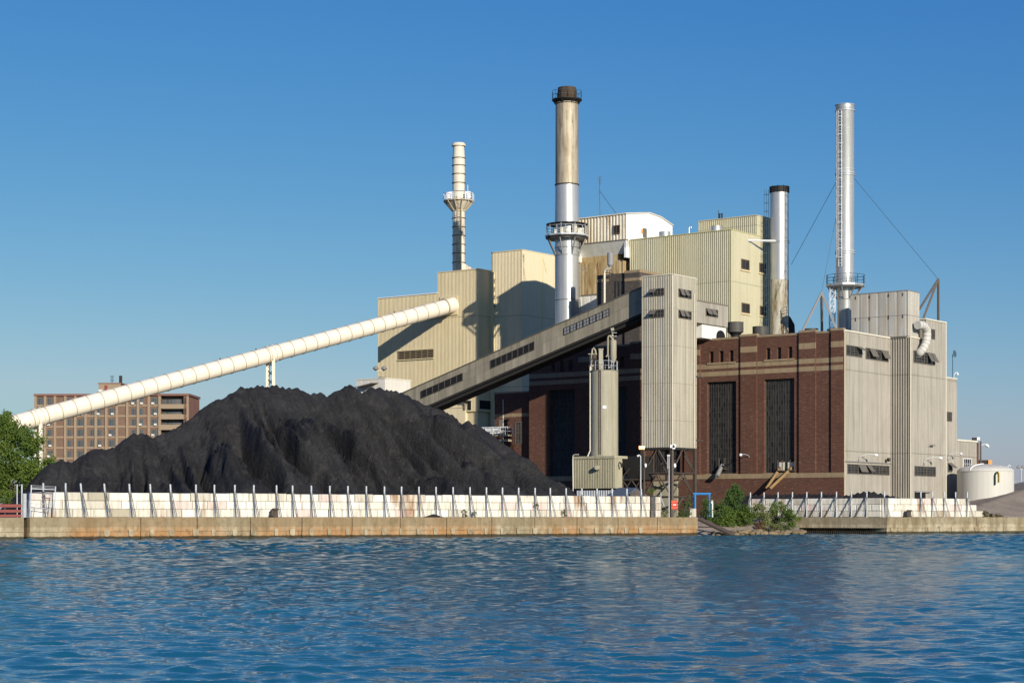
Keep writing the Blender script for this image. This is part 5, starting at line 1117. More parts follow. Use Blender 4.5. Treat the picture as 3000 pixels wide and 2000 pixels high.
# ================================================================ WHITE ANNEX
FW=FA(188.0); bW=-float(FW.U(1127)); FWr=FB(bW); zw=FW.Z(1127,1109); T=Thing('white_annex','low white metal shed with a small canopy beside the beige building, behind the coal','shed',loc(188,bW))
m=MB(); corr(m,FW,FW.U(1044),-bW,GZ,zw,1.2,0.02,duty=0.85); corr(m,FWr,188,float(FWr.U(1203)),GZ,zw,1.2,0.01,duty=0.85); m.ab(188.05,float(FWr.U(1203)),bW+0.03,-FW.U(1044),GZ,zw-0.02); T.part('wall',m,streaky('off_white_sheet',hexc('D9D5CB'),hexc('A8A294'),amt=0.25)); m=MB(); FW.box(m,FW.U(1043),-bW+0.05,zw,zw+0.14,-0.3,0.06); FWr.box(m,188,float(FWr.U(1204)),zw,zw+0.14,-0.3,0.05); T.part('coping',m,M['trim'])
m=MB(); p=[FW.px(1050,1140,0.0),FW.px(1107,1124,0.0),FW.px(1090,1121,1.6) ,FW.px(1052,1137,1.6)]; 
m.prism([FW.at(FW.U(1058),FW.Z(1058,1137),1.3),FW.at(FW.U(1109),FW.Z(1109,1124),1.3),FW.at(FW.U(1109),FW.Z(1109,1122),0),FW.at(FW.U(1052),FW.Z(1052,1134),0)],(0,0,0.1)); T.part('canopy_roof',m,M['canopy'])
m=MB(); m.lathe(FW.px(1120,1107,-1.5),[(0.35,zw),(0.35,zw+0.25),(0.55,zw+0.27),(0.5,zw+0.38)],20); T.part('round_roof_vent',m,M['canopy'],smooth=30)
def floodpair(label,x,y,Y,zb,s=1.0,dirs=(-1,1)):
    X=(x-1500)/F*Y; z=zpx(y,Y); T=Thing('floodlight',label,'floodlight',(X,Y,zb),None); m=MB(); m.tube((X,Y,zb),(X,Y,z-0.3),0.06,n=8); m.bar((X-0.55*s,Y,z-0.35),(X+0.55*s,Y,z-0.35),0.08); T.part('mast',m,M['trim'])
    for k in dirs:
        m=MB(); cx_=X+0.5*s*k; m.lathe((cx_,Y-0.1),[(0.10,z-0.3),(0.34*s,z-0.12),(0.36*s,z+0.02),(0.2*s,z+0.18),(0.08,z+0.25)],18); T.part('lamp_head',m,M['grey_steel'],smooth=40)
floodpair('pair of round floodlights on a short mast above the white annex roof',1113,1078,232,zw)
# walkway between coal and brick annex
FY=Face(FN.px(1486,1290,2.2)[:2],(0.62,-0.35)); T=Thing('pipe_walkway','white railed walkway and pipes crossing to the brick annex door','walkway',FY.px(1400,1280)); m=MB(); ua,ub=FY.U(1318),FY.U(1487); zf=FY.Z(1487,1270); z0=FY.Z(1487,1250)
FY.box(m,ua,ub,zf-0.25,zf-0.1,-1.2,0); FY.box(m,ua,ub,zf-0.9,zf-0.65,-1.2,0); T.part('deck_beam',m,M['ringwhite']); m=MB()
for z in (z0,z0-0.45): m.bar(FY.at(ua,z,0),FY.at(ub,z,0),0.06); m.bar(FY.at(ua,z,-1.2),FY.at(ub,z,-1.2),0.05)
n=8
for i in range(n+1): u=ua+(ub-ua)*i/n; m.bar(FY.at(u,zf-0.2,0),FY.at(u,z0,0),0.05); m.bar(FY.at(u,zf-0.2,-1.2),FY.at(u,z0,-1.2),0.05)
T.part('railing',m,M['white_paint']); m=MB()
for w,z in ((-0.3,zf+0.55),(-0.7,zf+0.15)): m.tube(FY.at(ua,z,w),FY.at(ub-1.2,z,w),0.14,n=12)
T.part('white_pipe',m,M['white_paint'],smooth=40)
m=MB()
for u in (ua+2,ub-1.5): m.bar(FY.at(u,GZ,-0.6),FY.at(u,zf-0.9,-0.6),0.2)
T.part('support_post',m,M['brown_steel'])

# ================================================================ FRONT YARD THINGS
def pole(label,x,Y,ytop,r,mat,extra=None,name='utility_pole',cat='pole'):
    X=(x-1500)/F*Y; T=Thing(name,label,cat,(X,Y,GZ)); m=MB(); zt_=zpx(ytop,Y); m.tube((X,Y,GZ-0.1),(X,Y,zt_),r,r*0.85,n=12); T.part('pole_shaft',m,mat,smooth=40); return T,X,zt_
T,X,z=pole('dark pole carrying the lit orange lamp left of the hoist tower legs',1887,176,1316,0.10,M['brown_steel'],name='lamp_pole',cat='lamp pole'); Y=176
m=MB(); m.box(X-0.5,X+0.05,Y-0.25,Y+0.15,z+0.05,z+0.32); T.part('lamp_housing',m,M['grey_steel']); m=MB(); m.box(X-0.48,X+0.03,Y-0.27,Y-0.25,z+0.07,z+0.30); m.box(X-0.46,X+0.0,Y-0.2,Y+0.1,z+0.02,z+0.045); T.part('lit_lens',m,M['lit'])
m=MB(); m.lathe((X+0.12,Y-0.15),[(0.05,zpx(1369,Y)),(0.11,zpx(1366,Y)),(0.12,zpx(1360,Y)),(0.05,zpx(1357,Y))],12); T.part('small_white_lamp',m,M['white_paint'],smooth=40)
T,X,z=pole('slim grey pole with a drooping camera head, left of the orange-lit lamp pole',1877,170,1342,0.06,M['galv'],name='camera_pole',cat='camera pole'); m=MB(); m.path([(X,170,z),(X-0.02,170,z+0.2),(X-0.15,170,z+0.28),(X-0.3,170,z+0.18)],[0.05,0.06,0.08,0.12],8); T.part('camera_head',m,M['galv'],smooth=50)
T,X,z=pole('tall weathered pole with white floodlights in front of the hoist tower legs',1970,168.6,1310,0.115,M['wood'],name='light_pole',cat='light pole'); m=MB()
for dx,zz_,s in ((-0.05,0.0,0.18),(0.17,0.05,0.16),(0.1,-0.1,0.13)): m.box(X+dx-s,X+dx+s*0.9,168.3,168.6,z+zz_-0.05,z+zz_+0.22)
T.part('floodlight_head',m,M['white_paint']); m=MB(); m.lathe((X+0.2,168.5),[(0.05,zpx(1369,168)),(0.12,zpx(1366,168)),(0.13,zpx(1361,168)),(0.05,zpx(1356,168))],12); T.part('small_white_lamp',m,M['white_paint'],smooth=40)
T,X,z=pole('thin twin-tube grey pole left of the weathered floodlight pole',1960,168.4,1336,0.05,M['galv'],name='camera_pole',cat='camera pole'); m=MB(); m.tube((X-0.12,168.4,zpx(1372,168)),(X-0.12,168.4,z),0.035,n=8); m.box(X-0.17,X+0.08,168.3,168.55,z,z+0.14); T.part('camera_head',m,M['galv'])
# red sign box
Y=QE.Y(1976)+0.9; X=(1976-1500)/F*Y; T=Thing('red_sign','orange-red slatted sign box with a small white label at the pole foot','sign',(X,Y,GZ)); w=0.28; zb_,zt_=zpx(1491,Y),zpx(1465,Y); h=(zt_-zb_)/3; m=MB()
for k in range(3): m.box(X-w,X+w,Y-0.06,Y,zb_+h*k+0.02,zb_+h*(k+1)-0.015)
T.part('red_slat',m,M['redsign']); m=MB(); m.box(X-w+0.02,X+w-0.02,Y,Y+0.05,zb_,zt_); m.box(X-w-0.05,X-w+0.05,Y,Y+0.1,GZ,zb_); T.part('backing_frame',m,M['brown_steel']); m=MB(); m.box(X-0.12,X+0.13,Y-0.075,Y-0.061,zb_+h*1.3,zb_+h*1.7); T.part('label_plate',m,M['white_paint'])
m=MB()
for i in range(4): xx=X-0.09+i*0.05; m.box(xx,xx+0.03,Y-0.079,Y-0.076,zb_+h*1.42,zb_+h*1.58)
T.part('lettering',m,M['redsign'])
# pale block with blue frame
Y=176; T=Thing('blue_frame','bright blue steel portal frame behind the shrubs','pipe frame',ptpx(2060,1512,Y)); m=MB()
A_,B_,C_,D_=[ptpx(x,y,Y) for x,y in ((2036,1510),(2036,1446),(2078,1446),(2078,1512))]; m.bar(A_,B_,0.11); m.bar(C_,D_,0.11); m.bar((B_[0]-0.15,Y,B_[2]),(C_[0]+0.15,Y,C_[2]),0.13); m.bar((A_[0]-0.25,Y+0.5,GZ),(B_[0]-0.25,Y+0.5,B_[2]-0.1),0.06); T.part('portal',m,M['bluepaint'])
Y=QE.Y(2040)+0.9; X0,X1=(2011-1500)/F*Y,(2040-1500)/F*Y; m=MB(); fB=Face((X0,Y),(1,0.1)); chip(m,fB,0,0.44,GZ,zpx(1487,Y),-0.6,0); chip(m,fB,0.46,0.9,GZ,zpx(1489,Y),-0.6,0); single('concrete_block',m,M['block'],'pair of pale concrete blocks on the quay below the blue frame','concrete block',loc=(X0,Y,GZ))
Y=172; m=MB(); X=(2087-1500)/F*Y; m.tube((X,Y,GZ),(X,Y,zpx(1464,Y)),0.07,n=10); m.tube((X-0.05,Y,zpx(1474,Y)),(X-0.05,Y,zpx(1464,Y)),0.11,n=10); single('marker_post',m,M['white_paint'],'short white marker post right of the blue frame','post',loc=(X,Y,GZ))
Y=168.9; X=(1936-1500)/F*Y; m=MB(); m.tube((X,Y,zpx(1457,Y)),(X,Y,zpx(1441,Y)),0.04,n=8); m.bar((X,Y,zpx(1457,Y)),(X+0.3,Y,zpx(1484,Y)),0.09); m.bar((X,Y,GZ),(X,Y,zpx(1457,Y)),0.06); single('bent_post',m,M['galv'],'bent galvanised post behind the single block stack','post',loc=(X,Y,GZ))
# steel ramp at quay corner
ce=Vector(QE.at(uR,0)); T=Thing('gangway','dark sloping gangway frame leaning at the quay corner','gangway',(ce.x,ce.y,0.3)); m=MB(); a_=Vector(QE.at(uR+0.05,1.55,-0.2)); b_=Vector((a_.x+3.3,a_.y+0.8,0.02)); m.bar(a_,b_,0.22); m.bar(a_+Vector((0.5,2,0)),b_+Vector((0.5,2,0)),0.22)
for k in (0.2,0.4,0.6,0.8): m.bar(a_.lerp(b_,k),a_.lerp(b_,k)+Vector((0.5,2,0)),0.12)
m.bar((a_.x,a_.y,0.8),(a_.x+1.6,a_.y+0.4,0.78),0.08); T.part('frame',m,M['brown_steel'])
# shore bank + rocks in the inlet
X,Y=np.meshgrid(np.arange(QE.at(uR,0)[0]-1,QE.at(uS,0)[0]+2,0.25),np.arange(166,192,0.25))
q=(X-QE.P[0])*QE.n[0]+(Y-QE.P[1])*QE.n[1]
Zb=GZ+0.05-np.clip(q+7.2,0,99)*0.30+(fbm(X*0.9,Y*0.9,4,12)-0.5)*0.35
pb=np.array(FI.at(ui0-0.6,0)[:2]); Zb=np.where((X>pb[0]+0.1)&(q<-0.5),-1.5,Zb); Zb=np.where(q>0.6,-1.5,Zb); Zb=np.where(q<-9.2,GZ-0.4,Zb)
o=grid_obj('shore_bank',X,Y,Zb,M['gravel']); o['kind']='structure'; o['label']='stony bank in the inlet between the quay walls'
def rock(x,y,z,s):
    import bmesh
    bm=bmesh.new(); bmesh.ops.create_icosphere(bm,subdivisions=2,radius=1); k=random.random()*50; 
    for v in bm.verts:
        n=1+0.55*(float(vnoise(np.array([v.co.x*1.7+k]),np.array([v.co.y*1.7+v.co.z*2.1]),3)[0])-0.5)
        v.co=v.co*n
    mb=MB(); a=random.uniform(0,3); sx_,sy_,sz_=s*random.uniform(0.8,1.5),s*random.uniform(0.6,1),s*random.uniform(0.35,0.6)
    vs=[(x+(v.co.x*sx_*math.cos(a)-v.co.y*sy_*math.sin(a)),y+(v.co.x*sx_*math.sin(a)+v.co.y*sy_*math.cos(a)),z+v.co.z*sz_) for v in bm.verts]
    fs=[tuple(v.index for v in f.verts) for f in bm.faces]; bm.free(); mb.add(vs,fs); return mb
rk=[]
for i in range(64):
    x=random.uniform(2085,2352); fr=random.random(); Yq=QE.Y(x)+0.2+random.uniform(0.0,2.6)
    rk.append(((x-1500)/F*Yq,Yq,-0.02+0.20*(Yq-QE.Y(x))*0.6+random.uniform(0,0.12),random.uniform(0.16,0.5)))
for i,(x,y,z,s) in enumerate(rk):
    lab='small tan rock among the stones at the waterline of the inlet' if s<0.3 else ('medium tan rock at the waterline below the shrubs' if s<0.42 else 'large tan shore boulder below the shrubs')
    single('shore_rock',rock(x,y,z,s),M['rock'],lab,'rock',loc=(x,y,z),group='rocks along the inlet waterline',smooth=60)

# ================================================================ TREES AND SHRUBS
def leaves(pts,size,aspect=0.55,dirs=None):
    n=len(pts); a=RNG.normal(size=(n,3)); a/=np.linalg.norm(a,axis=1)[:,None]; b=RNG.normal(size=(n,3)); b-=a*(a*b).sum(1)[:,None]; b/=np.linalg.norm(b,axis=1)[:,None]
    if dirs is not None:
        a=dirs+0.5*a; a/=np.linalg.norm(a,axis=1)[:,None]; b-=a*(a*b).sum(1)[:,None]; b/=np.linalg.norm(b,axis=1)[:,None]
    L=size*(0.6+0.8*RNG.random(n))[:,None]; c=np.asarray(pts); fold=np.cross(a,b)*L*0.15
    V=np.stack([c-a*L*0.5,c+b*L*aspect*0.5+fold,c+a*L*0.5,c-b*L*aspect*0.5+fold],1).reshape(-1,3); mb=MB(); mb.v=[tuple(v) for v in V.tolist()]; mb.f=[(4*i,4*i+1,4*i+2,4*i+3) for i in range(n)]; return mb
def crown(cx_,cy_,cz_,rx,ry,rz,nclump,per,size,clump_r):
    pts=[]; cl=[]
    while len(cl)<nclump:
        p=RNG.uniform(-1,1,3)
        if 0.25<np.linalg.norm(p)<1: cl.append(p)
    for p in cl:
        c=np.array([cx_+p[0]*rx,cy_+p[1]*ry,cz_+p[2]*rz]); r=clump_r*(0.5+0.9*RNG.random()); q=RNG.normal(size=(per,3)); q*= (r*0.55)*np.array([1,1,0.7]); pts.append(c+q)
    return np.concatenate(pts),[np.array([cx_+p[0]*rx,cy_+p[1]*ry,cz_+p[2]*rz]) for p in cl]
def plant(name,label,cat,base,shape,nclump,per,size,clr,mat,stems=5,trunk=0.05,group=None):
    """shape = (rx,ry,rz, lift)"""
    T=Thing(name,label,cat,base,group); rx,ry,rz,lift=shape; pts,cl=crown(base[0],base[1],base[2]+lift+rz,rx,ry,rz,nclump,per,size,clr)
    pts=pts[pts[:,2]>base[2]-0.1]
    T.part('crown' if cat=='tree' else 'foliage',leaves(pts,size),mat)
    m=MB()
    for c in cl[::max(1,len(cl)//stems)]:
        b=Vector(base); e=Vector(c); mid=b.lerp(e,0.5)+Vector((random.uniform(-0.2,0.2)*rx,random.uniform(-0.2,0.2)*rx,0.15*rz)); m.path([b+Vector((0,0,-0.05)),b.lerp(mid,0.5)+Vector((0,0,0.1)),mid,e],[trunk,trunk*0.8,trunk*0.55,trunk*0.2],6)
    T.part('trunk' if cat=='tree' else 'stem',m,M['bark']); return T
# left tree (two overlapping masses)
def lt(x,y,Y): return np.array(ptpx(x,y,Y))
T=Thing('broadleaf_tree','leafy green tree at the left edge covering the foot of the cream tube','tree',((20-1500)/F*158,158,GZ)); P=[]; CL=[]
blobs=[(5,1305,62,85,26),(60,1330,50,70,16),(40,1400,70,60,20),(90,1370,38,50,10),(-40,1330,70,110,20),(14,1236,16,30,7),(120,1395,28,22,6),(98,1300,22,26,5),(60,1275,30,26,6),(20,1450,45,34,9),(100,1408,30,14,5),(145,1356,16,14,3)]
for x,y,wx,wy,n in blobs:
    Y0=158; c=lt(x,y,Y0); p,cl=crown(c[0],c[1],c[2],wx*Y0/F,min(wx*Y0/F*1.1,2.2),wy*Y0/F,int(n*1.5),150,0.2,0.55); P.append(p); CL+=cl
P=np.concatenate(P); P=P[P[:,2]>GZ]; T.part('crown',leaves(P,0.19,0.6),M['leaf']); m=MB(); b=Vector(T.loc)
m.path([b,b+Vector((0.1,0,1.5)),b+Vector((-0.1,0.1,3.5)),b+Vector((0.2,0,6.5))],[0.22,0.18,0.12,0.03],10)
for c in CL[::6]:
    s=b+Vector((0,0,random.uniform(1.0,3.5))); e=Vector(c); m.path([s,s.lerp(e,0.5)+Vector((0,0,0.3)),e],[0.09,0.05,0.015],6)
T.part('trunk',m,M['bark'])
def shrub(label,x,ybase,Y,wpx,hpx,mat,n=16,per=110,size=0.15,clr=0.35,group=None,name='shrub',ry=None):
    base=ptpx(x,ybase,Y); rx=wpx/2*Y/F*0.85; rz=hpx/2*Y/F*0.92; return plant(name,label,'shrub' if name!='conifer_shrub' else 'shrub',base,(rx,ry or rx*0.8,rz,0.0),n,per,size,clr,mat,group=group)
# pointed big shrub: stacked masses narrowing upwards
T=Thing('pointed_shrub','tall pointed deep green shrub, highest of the plants in the inlet','shrub',ptpx(2152,1545,179)); P=[]; CL=[]
for x,y,wx,wy,n in ((2152,1425,9,16,4),(2151,1444,18,15,9),(2150,1465,26,16,14),(2152,1490,36,20,20),(2155,1515,44,20,22),(2135,1452,8,14,3),(2168,1448,7,12,3)):
    c=lt(x,y,178.5); p,cl=crown(c[0],c[1],c[2],wx*178/F,wx*178/F*0.8,wy*178/F,n,110,0.13,0.3); P.append(p); CL+=cl
T.part('foliage',leaves(np.concatenate(P),0.15,0.5),M['leafdark']); m=MB(); b=Vector(T.loc)
for c in CL[::5]: m.path([b,b.lerp(Vector(c),0.6)+Vector((0,0,0.2)),Vector(c)],[0.06,0.04,0.015],6)
T.part('stem',m,M['bark'])
shrub('dense green shrub at the left corner of the inlet beside the gangway',2095,1545,177,84,84,M['leafdark'],32)
shrub('wide green shrub low between the pointed shrub and the quay corner',2125,1550,176.4,80,64,M['leaf'],28)
shrub('bright green shrub right below the pointed shrub',2180,1548,177.6,72,74,M['leaf'],28)
shrub('yellow-green leafy shrub right of the pointed shrub',2228,1545,179,62,84,M['leafpale'],20,80)
shrub('pale yellowish bush with sparse leaves beside the reddish bush',2240,1549,177.3,34,48,M['leafpale'],7,70)
shrub('small reddish bush at the rocks',2230,1557,176.8,30,34,M['leafred'],8,90,0.11,0.22)
shrub('olive green shrub with pointed top in front of the dull cream wall',2278,1549,179.4,56,92,M['leaf'],22,90)
shrub('rounded olive shrub at the right end of the inlet plants',2312,1550,178.4,64,62,M['leaf'],24,100)
shrub('low bright grassy bush above the rocks',2275,1557,177,54,30,M['leafpale'],12,90,0.12,0.22)
shrub('thin green weeds behind the red sign box',2000,1516,169.3,46,66,M['leafdark'],11,55,0.13,0.28)
shrub('light weeds right of the red sign box above the concrete blocks',2018,1514,169.6,26,70,M['leaf'],6,45,0.11,0.22)
shrub('bushy green growth left of the blue frame right leg',2072,1516,171,34,66,M['leafdark'],9,70,0.13,0.3)
shrub('low yellow-green weeds beside the isolated block stack',1948,1516,168.2,24,26,M['leafpale'],6,50,0.1,0.2)
shrub('green weeds growing behind the far end of the block wall',1912,1452,169.5,26,20,M['leaf'],5,50,0.1,0.2)
shrub('green weed patch under the tree beside the red rails',14,1478,150,40,20,M['leaf'],8,60,0.12,0.25)
for x,y0,w,h,l in ((1363,1515,16,30,'small leafy weed at the wall foot beside a post, left of two close together'),(1391,1516,10,24,'thin weed at the wall foot, right of two close together'),(1655,1514,10,32,'upright green weed clinging to a post on the long wall'),(1574,1490,6,20,'tiny green sprig on a brace of the long wall')):
    Yw_=QL.Y(x)-0.6; shrub(l,x,y0,Yw_,w,h,M['leaf'],4,40,0.09,0.13,name='weed')
for i,(x,w,h) in enumerate(((2886,20,26),(2905,14,16),(2925,18,20))):
    shrub(('tall dry grass tuft at the end of the stepped block wall','thin dry grass tuft, middle of three on the right quay','low dry grass tuft furthest right on the quay')[i],x,1519,QL.Y(x)-0.2,w,h,M['grass'],7,60,0.14,0.18,name='grass_tuft')
# small coal spill in front of the stained part of the wall
X,Y=np.meshgrid(np.linspace(-1.2,1.2,40),np.linspace(-0.5,0.5,24)); c=QL.at(QL.U(1262),GZ,0.45); Z=0.30*np.clip(1-np.sqrt((X/1.0)**2+(Y/0.45)**2),0,1)+0.03*(fbm(X*6,Y*6,3,2)-0.5); o=grid_obj('coal_spill',X,Y,Z-0.01,M['coal'],loc=(0,0,0)); o.location=(c[0],c[1],GZ+0.01); o.rotation_euler=(0,0,math.atan2(QL.d[1],QL.d[0])); o['label']='small spill of coal at the foot of the rust-stained blocks'; o['category']='coal spill'
# ---- left edge things
lf=Face(np.array(lw.at(0,0,-0.6)[:2]),lw.d); T=Thing('red_railing','faded red three-rail barrier on the grey quay at the left edge','railing',lf.at(-4,GZ)); m=MB()
for k,(ya) in enumerate((1480,1496,1510)): 
    z=lf.Z(60,ya); lf.box(m,-9,-0.1,z-0.13+0.02*k,z+0.09,-0.08,0.0)
T.part('rail',m,M['redrail']); m=MB()
for i in range(10): lf.box(m,-0.5-i*0.8,-0.42-i*0.8,GZ-0.05,lf.Z(60,1478),-0.16,-0.085)
T.part('rail_post',m,M['brown_steel'])
for x,l in ((50,'left of two pale posts behind the red railing'),(64,'right of two pale posts behind the red railing')):
    Y=146; m=MB(); m.tube(((x-1500)/F*Y,Y,GZ),((x-1500)/F*Y,Y,zpx(1418,Y)),0.06 if x>55 else 0.045,n=10); single('fence_post',m,M['galv'],l,'post',loc=((x-1500)/F*Y,Y,GZ),smooth=40)
Y=148; m=MB(); m.box((68-1500)/F*Y,(82-1500)/F*Y,Y,Y+0.6,GZ,zpx(1445,Y)); m.box((70-1500)/F*Y,(80-1500)/F*Y,Y-0.03,Y,zpx(1472,Y),zpx(1449,Y)); single('utility_cabinet',m,M['galv'],'grey-blue utility cabinet beside the pale posts at the left','cabinet',loc=((68-1500)/F*Y,Y,GZ))
# floating branch debris at the quay foot
T=Thing('driftwood','tangle of dark driftwood branches against the rusty quay wall','driftwood',QE.px(247,1572,0.4)); m=MB()
for i in range(26):
    x=random.uniform(212,286); p=Vector(QE.at(QE.U(x),random.uniform(0.0,0.18),random.uniform(0.1,0.9))); q=p+Vector((random.uniform(-1.1,1.1),random.uniform(-0.3,0.2),random.uniform(-0.05,0.28))); m.tube(p,q,0.03,0.012,n=5)
T.part('branch',m,M['bark'])

# ================================================================ TANK
Y=214; c=stack_base(2887,Y); r=3.13; zb_=zpx(1456,Y); zt_=zpx(1380,Y); T=Thing('round_tank','round pale grey tank with a domed lid on the gravel bank','tank',(c[0],c[1],zb_))
m=MB(); m.lathe(c,[(r,zb_-1.2),(r,zt_)],96); T.part('shell',m,M['tank'],smooth=30); m=MB(); prof=[(r+0.05,zt_-0.06),(r+0.05,zt_)]+[(r*math.cos(t),zt_+0.80*math.sin(t)) for t in np.linspace(0.05,math.pi/2-0.12,12)]+[(0.25,zt_+0.82)]; m.lathe(c,prof,96); T.part('domed_lid',m,M['tank'],smooth=30)
m=MB(); pts=[(c[0]+ (r*math.cos(t)*1.005)*(-0.72),c[1]-(r*math.cos(t)*1.005)*0.69,zt_+0.03+0.82*math.sin(t)) for t in np.linspace(0.03,1.45,10)]; m.path(pts,0.06,6); T.part('lid_pipe',m,M['white_paint'])
def tp(x,y,o=0.0): 
    X_=(x-1500)/F*(Y-2.6); dx=X_-c[0]; return (X_,c[1]-math.sqrt(max(0,(r+o)**2-dx*dx)),zpx(y,Y-2.6))
m=MB(); m.path([tp(2911,1420,0.12),tp(2911,1392,0.12),tp(2914,1385,0.15),tp(2918,1382,0.2)],0.09,10); T.part('dark_overflow_pipe',m,M['teal'],smooth=50); m=MB(); m.path([tp(2918,1382,0.2),tp(2922,1385,0.15),tp(2923,1392,0.12),tp(2923,1412,0.12)],0.08,10); T.part('yellow_overflow_pipe',m,M['yellow'],smooth=50)
m=MB(); m.box(c[0]+1.8,c[0]+2.2,c[1]-1.2,c[1]-0.8,zt_+0.05,zt_+0.4); m.path([(c[0]+2.3,c[1]-1,zt_+0.2),(c[0]+2.3,c[1]-1,zt_+0.6),(c[0]+2.45,c[1]-1,zt_+0.7),(c[0]+2.6,c[1]-1,zt_+0.55)],0.04,6); m.box(c[0]+1.0,c[0]+1.25,c[1]-2.0,c[1]-1.8,zt_+0.3,zt_+0.55); T.part('lid_fitting',m,M['white_paint'])
# poles around tank
T,X,z=pole('dark wooden lamp pole rising behind the round tank',2873,228,1292,0.12,M['wood'],name='lamp_pole',cat='lamp pole'); m=MB(); m.path([(X,228,z-0.5),(X+0.4,228,z-0.35),(X+0.7,228,z-0.45)],0.04,6); m.path([(X+0.55,228,z-0.35),(X+0.75,228,z-0.5),(X+1.0,228,z-0.7)],[0.06,0.2,0.08],10); T.part('lamp_head',m,M['white_paint'],smooth=50)
Y=226; T=Thing('floodlight','square white floodlight on the corner of the low end wing','floodlight',ptpx(2857,1296,Y)); m=MB(); p=ptpx(2857,1290,Y); m.bar((p[0],p[1],p[2]-0.4),(p[0],p[1],p[2]+0.1),0.1); m.box(p[0]-0.35,p[0]+0.15,Y-0.2,Y+0.2,p[2]+0.0,p[2]+0.35); T.part('bracket',m,M['black_steel']); m=MB(); m.box(p[0]+0.15,p[0]+0.5,Y-0.25,Y+0.15,p[2]+0.05,p[2]+0.38); T.part('lamp_box',m,M['white_paint'])
Y=250; T=Thing('double_street_lamp','pale two-headed street lamp at the far right behind the tank','street lamp',ptpx(2991,1440,Y)); m=MB(); m.tube(ptpx(2991,1500,Y),ptpx(2991,1375,Y),0.12,0.09,n=10); m.path([ptpx(2991,1377,Y),ptpx(2988,1372,Y),ptpx(2985,1369,Y)],0.07,6); m.path([ptpx(2991,1377,Y),ptpx(2994,1372,Y),ptpx(2997,1370,Y)],0.07,6); T.part('lamp_post',m,M['galv'],smooth=40)
for dx in (-1,1): 
    p=ptpx(2991+6*dx,1367,Y); m=MB(); m.path([(p[0]-0.25*dx,p[1],p[2]-0.05),(p[0],p[1],p[2]+0.02),(p[0]+0.3*dx,p[1],p[2]-0.1)],[0.08,0.2,0.1],10); T.part('lamp_head',m,M['grey_steel'],smooth=50)
Y=236; m=MB(); m.box(*[ptpx(x,0,Y)[0] for x in (2969,2994)],Y,Y+0.3,zpx(1427,Y),zpx(1424,Y))
for x in (2972,2984,2992,2999): m.bar(ptpx(x,1440,Y),ptpx(x,1409,Y),0.05)
m.bar(ptpx(2968,1409,Y),ptpx(3012,1409,Y),0.04); single('yard_railing',m,M['galv'],'low grey railing with a dark deck right of the tank','railing',loc=ptpx(2985,1440,Y))
Y=232; T=Thing('roof_unit','dark machine with an orange-tan end box behind the tank dome','machine',ptpx(2890,1360,Y)); m=MB(); a_,b_=ptpx(2866,1357,Y),ptpx(2893,1347,Y); m.box(a_[0],b_[0],Y,Y+2,GZ,b_[2]); T.part('dark_body',m,M['black_steel']); m=MB(); a_,b_=ptpx(2894,1360,Y),ptpx(2905,1347,Y); m.box(a_[0],b_[0],Y-0.2,Y+1.8,GZ,b_[2]); T.part('tan_end_box',m,M['orange'])
# dish antenna on end wing
Y=224; T=Thing('dish_antenna','round blue mesh dish antenna on a thin mast on the right end roof','dish antenna',ptpx(2791,1108,Y)); m=MB(); m.tube(ptpx(2791,1110,Y),ptpx(2791,1038,Y),0.05,n=8); T.part('mast',m,M['antenna']); p=Vector(ptpx(2796,1036,Y)); m=MB(); n_=Vector((0.75,-0.65,0.1)).normalized(); m.tube(p-n_*0.1,p+n_*0.05,0.12,0.42,n=28); T.part('dish',m,M['antenna'],smooth=40)
T=Thing('hook_lamp','small hooked white lamp at the right end of the grey-beige roof','lamp',ptpx(2799,1108,Y)); m=MB(); m.path([ptpx(2794,1106,Y),ptpx(2795,1098,Y),ptpx(2799,1091,Y),ptpx(2804,1092,Y),ptpx(2806,1098,Y)],[0.04,0.04,0.05,0.1,0.14],8); T.part('lamp_arm',m,M['white_paint'],smooth=50)

# ================================================================ APARTMENT BUILDING (far left)
Y0=485.0; FPt=Face(((104-1500)/F*Y0,Y0),(1,-0.035)); uA=0; uB=FPt.U(552); zr_=FPt.Z(104,1160)
T=Thing('apartment_block','brown brick apartment block with concrete fins and balconies far behind the coal pile','apartment building',FPt.at(0,GZ))
P3=lambda c: c/2.85
xs=[c/2.85 for c in (300,380,462,548,632,718,803,890,978,1065,1155,1245,1335)]; ux=[FPt.U(x) for x in xs]; uBal=(FPt.U(1345/2.85),FPt.U(1535/2.85)); uBr=FPt.U(545)
fh=88/2.85/F*Y0; nf=11
m=MB(); FPt.box(m,uA,uBal[0],GZ-1,zr_,-14,0); FPt.box(m,uBal[1],uBr,GZ-1,zr_-0.1,-14,0.2); FPt.box(m,uBal[0]+0.01,uBal[1]-0.01,GZ-1,zr_,-14,-1.6); T.part('brick_wall',m,M['wall_apart'])
m=MB(); FPt.box(m,uBr+0.02,uB,GZ-1,zr_-0.1,-14,0.35); T.part('side_brick_wall',m,M['wall_apart2'])
for u in ux: m=MB(); FPt.box(m,u-0.33,u+0.33,GZ-1,zr_-0.05,0.0,0.5); T.part('concrete_fin',m,M['apart_conc'])
m=MB(); FPt.box(m,uB-0.3,uB+0.15,GZ-1,zr_,0.2,0.45); T.part('concrete_fin',m,M['apart_conc'])
m=MB(); FPt.box(m,-0.3,uB+0.3,zr_,zr_+0.55,-14,0.6); T.part('roof_edge',m,plain('apartment_roof_edge',hexc('7E5B50'),0.8))
for k in range(nf):
    z=zr_-0.15-fh*k-2.05; m=MB(); FPt.box(m,ux[0],ux[-1],z-0.45,z,-0.1,0.14); T.part('floor_band',m,M['apart_conc'])
    m=MB(); FPt.box(m,uBr+0.03,uB-0.31,z-0.42,z-0.02,0.36,0.44); T.part('floor_band',m,M['apart_conc'])
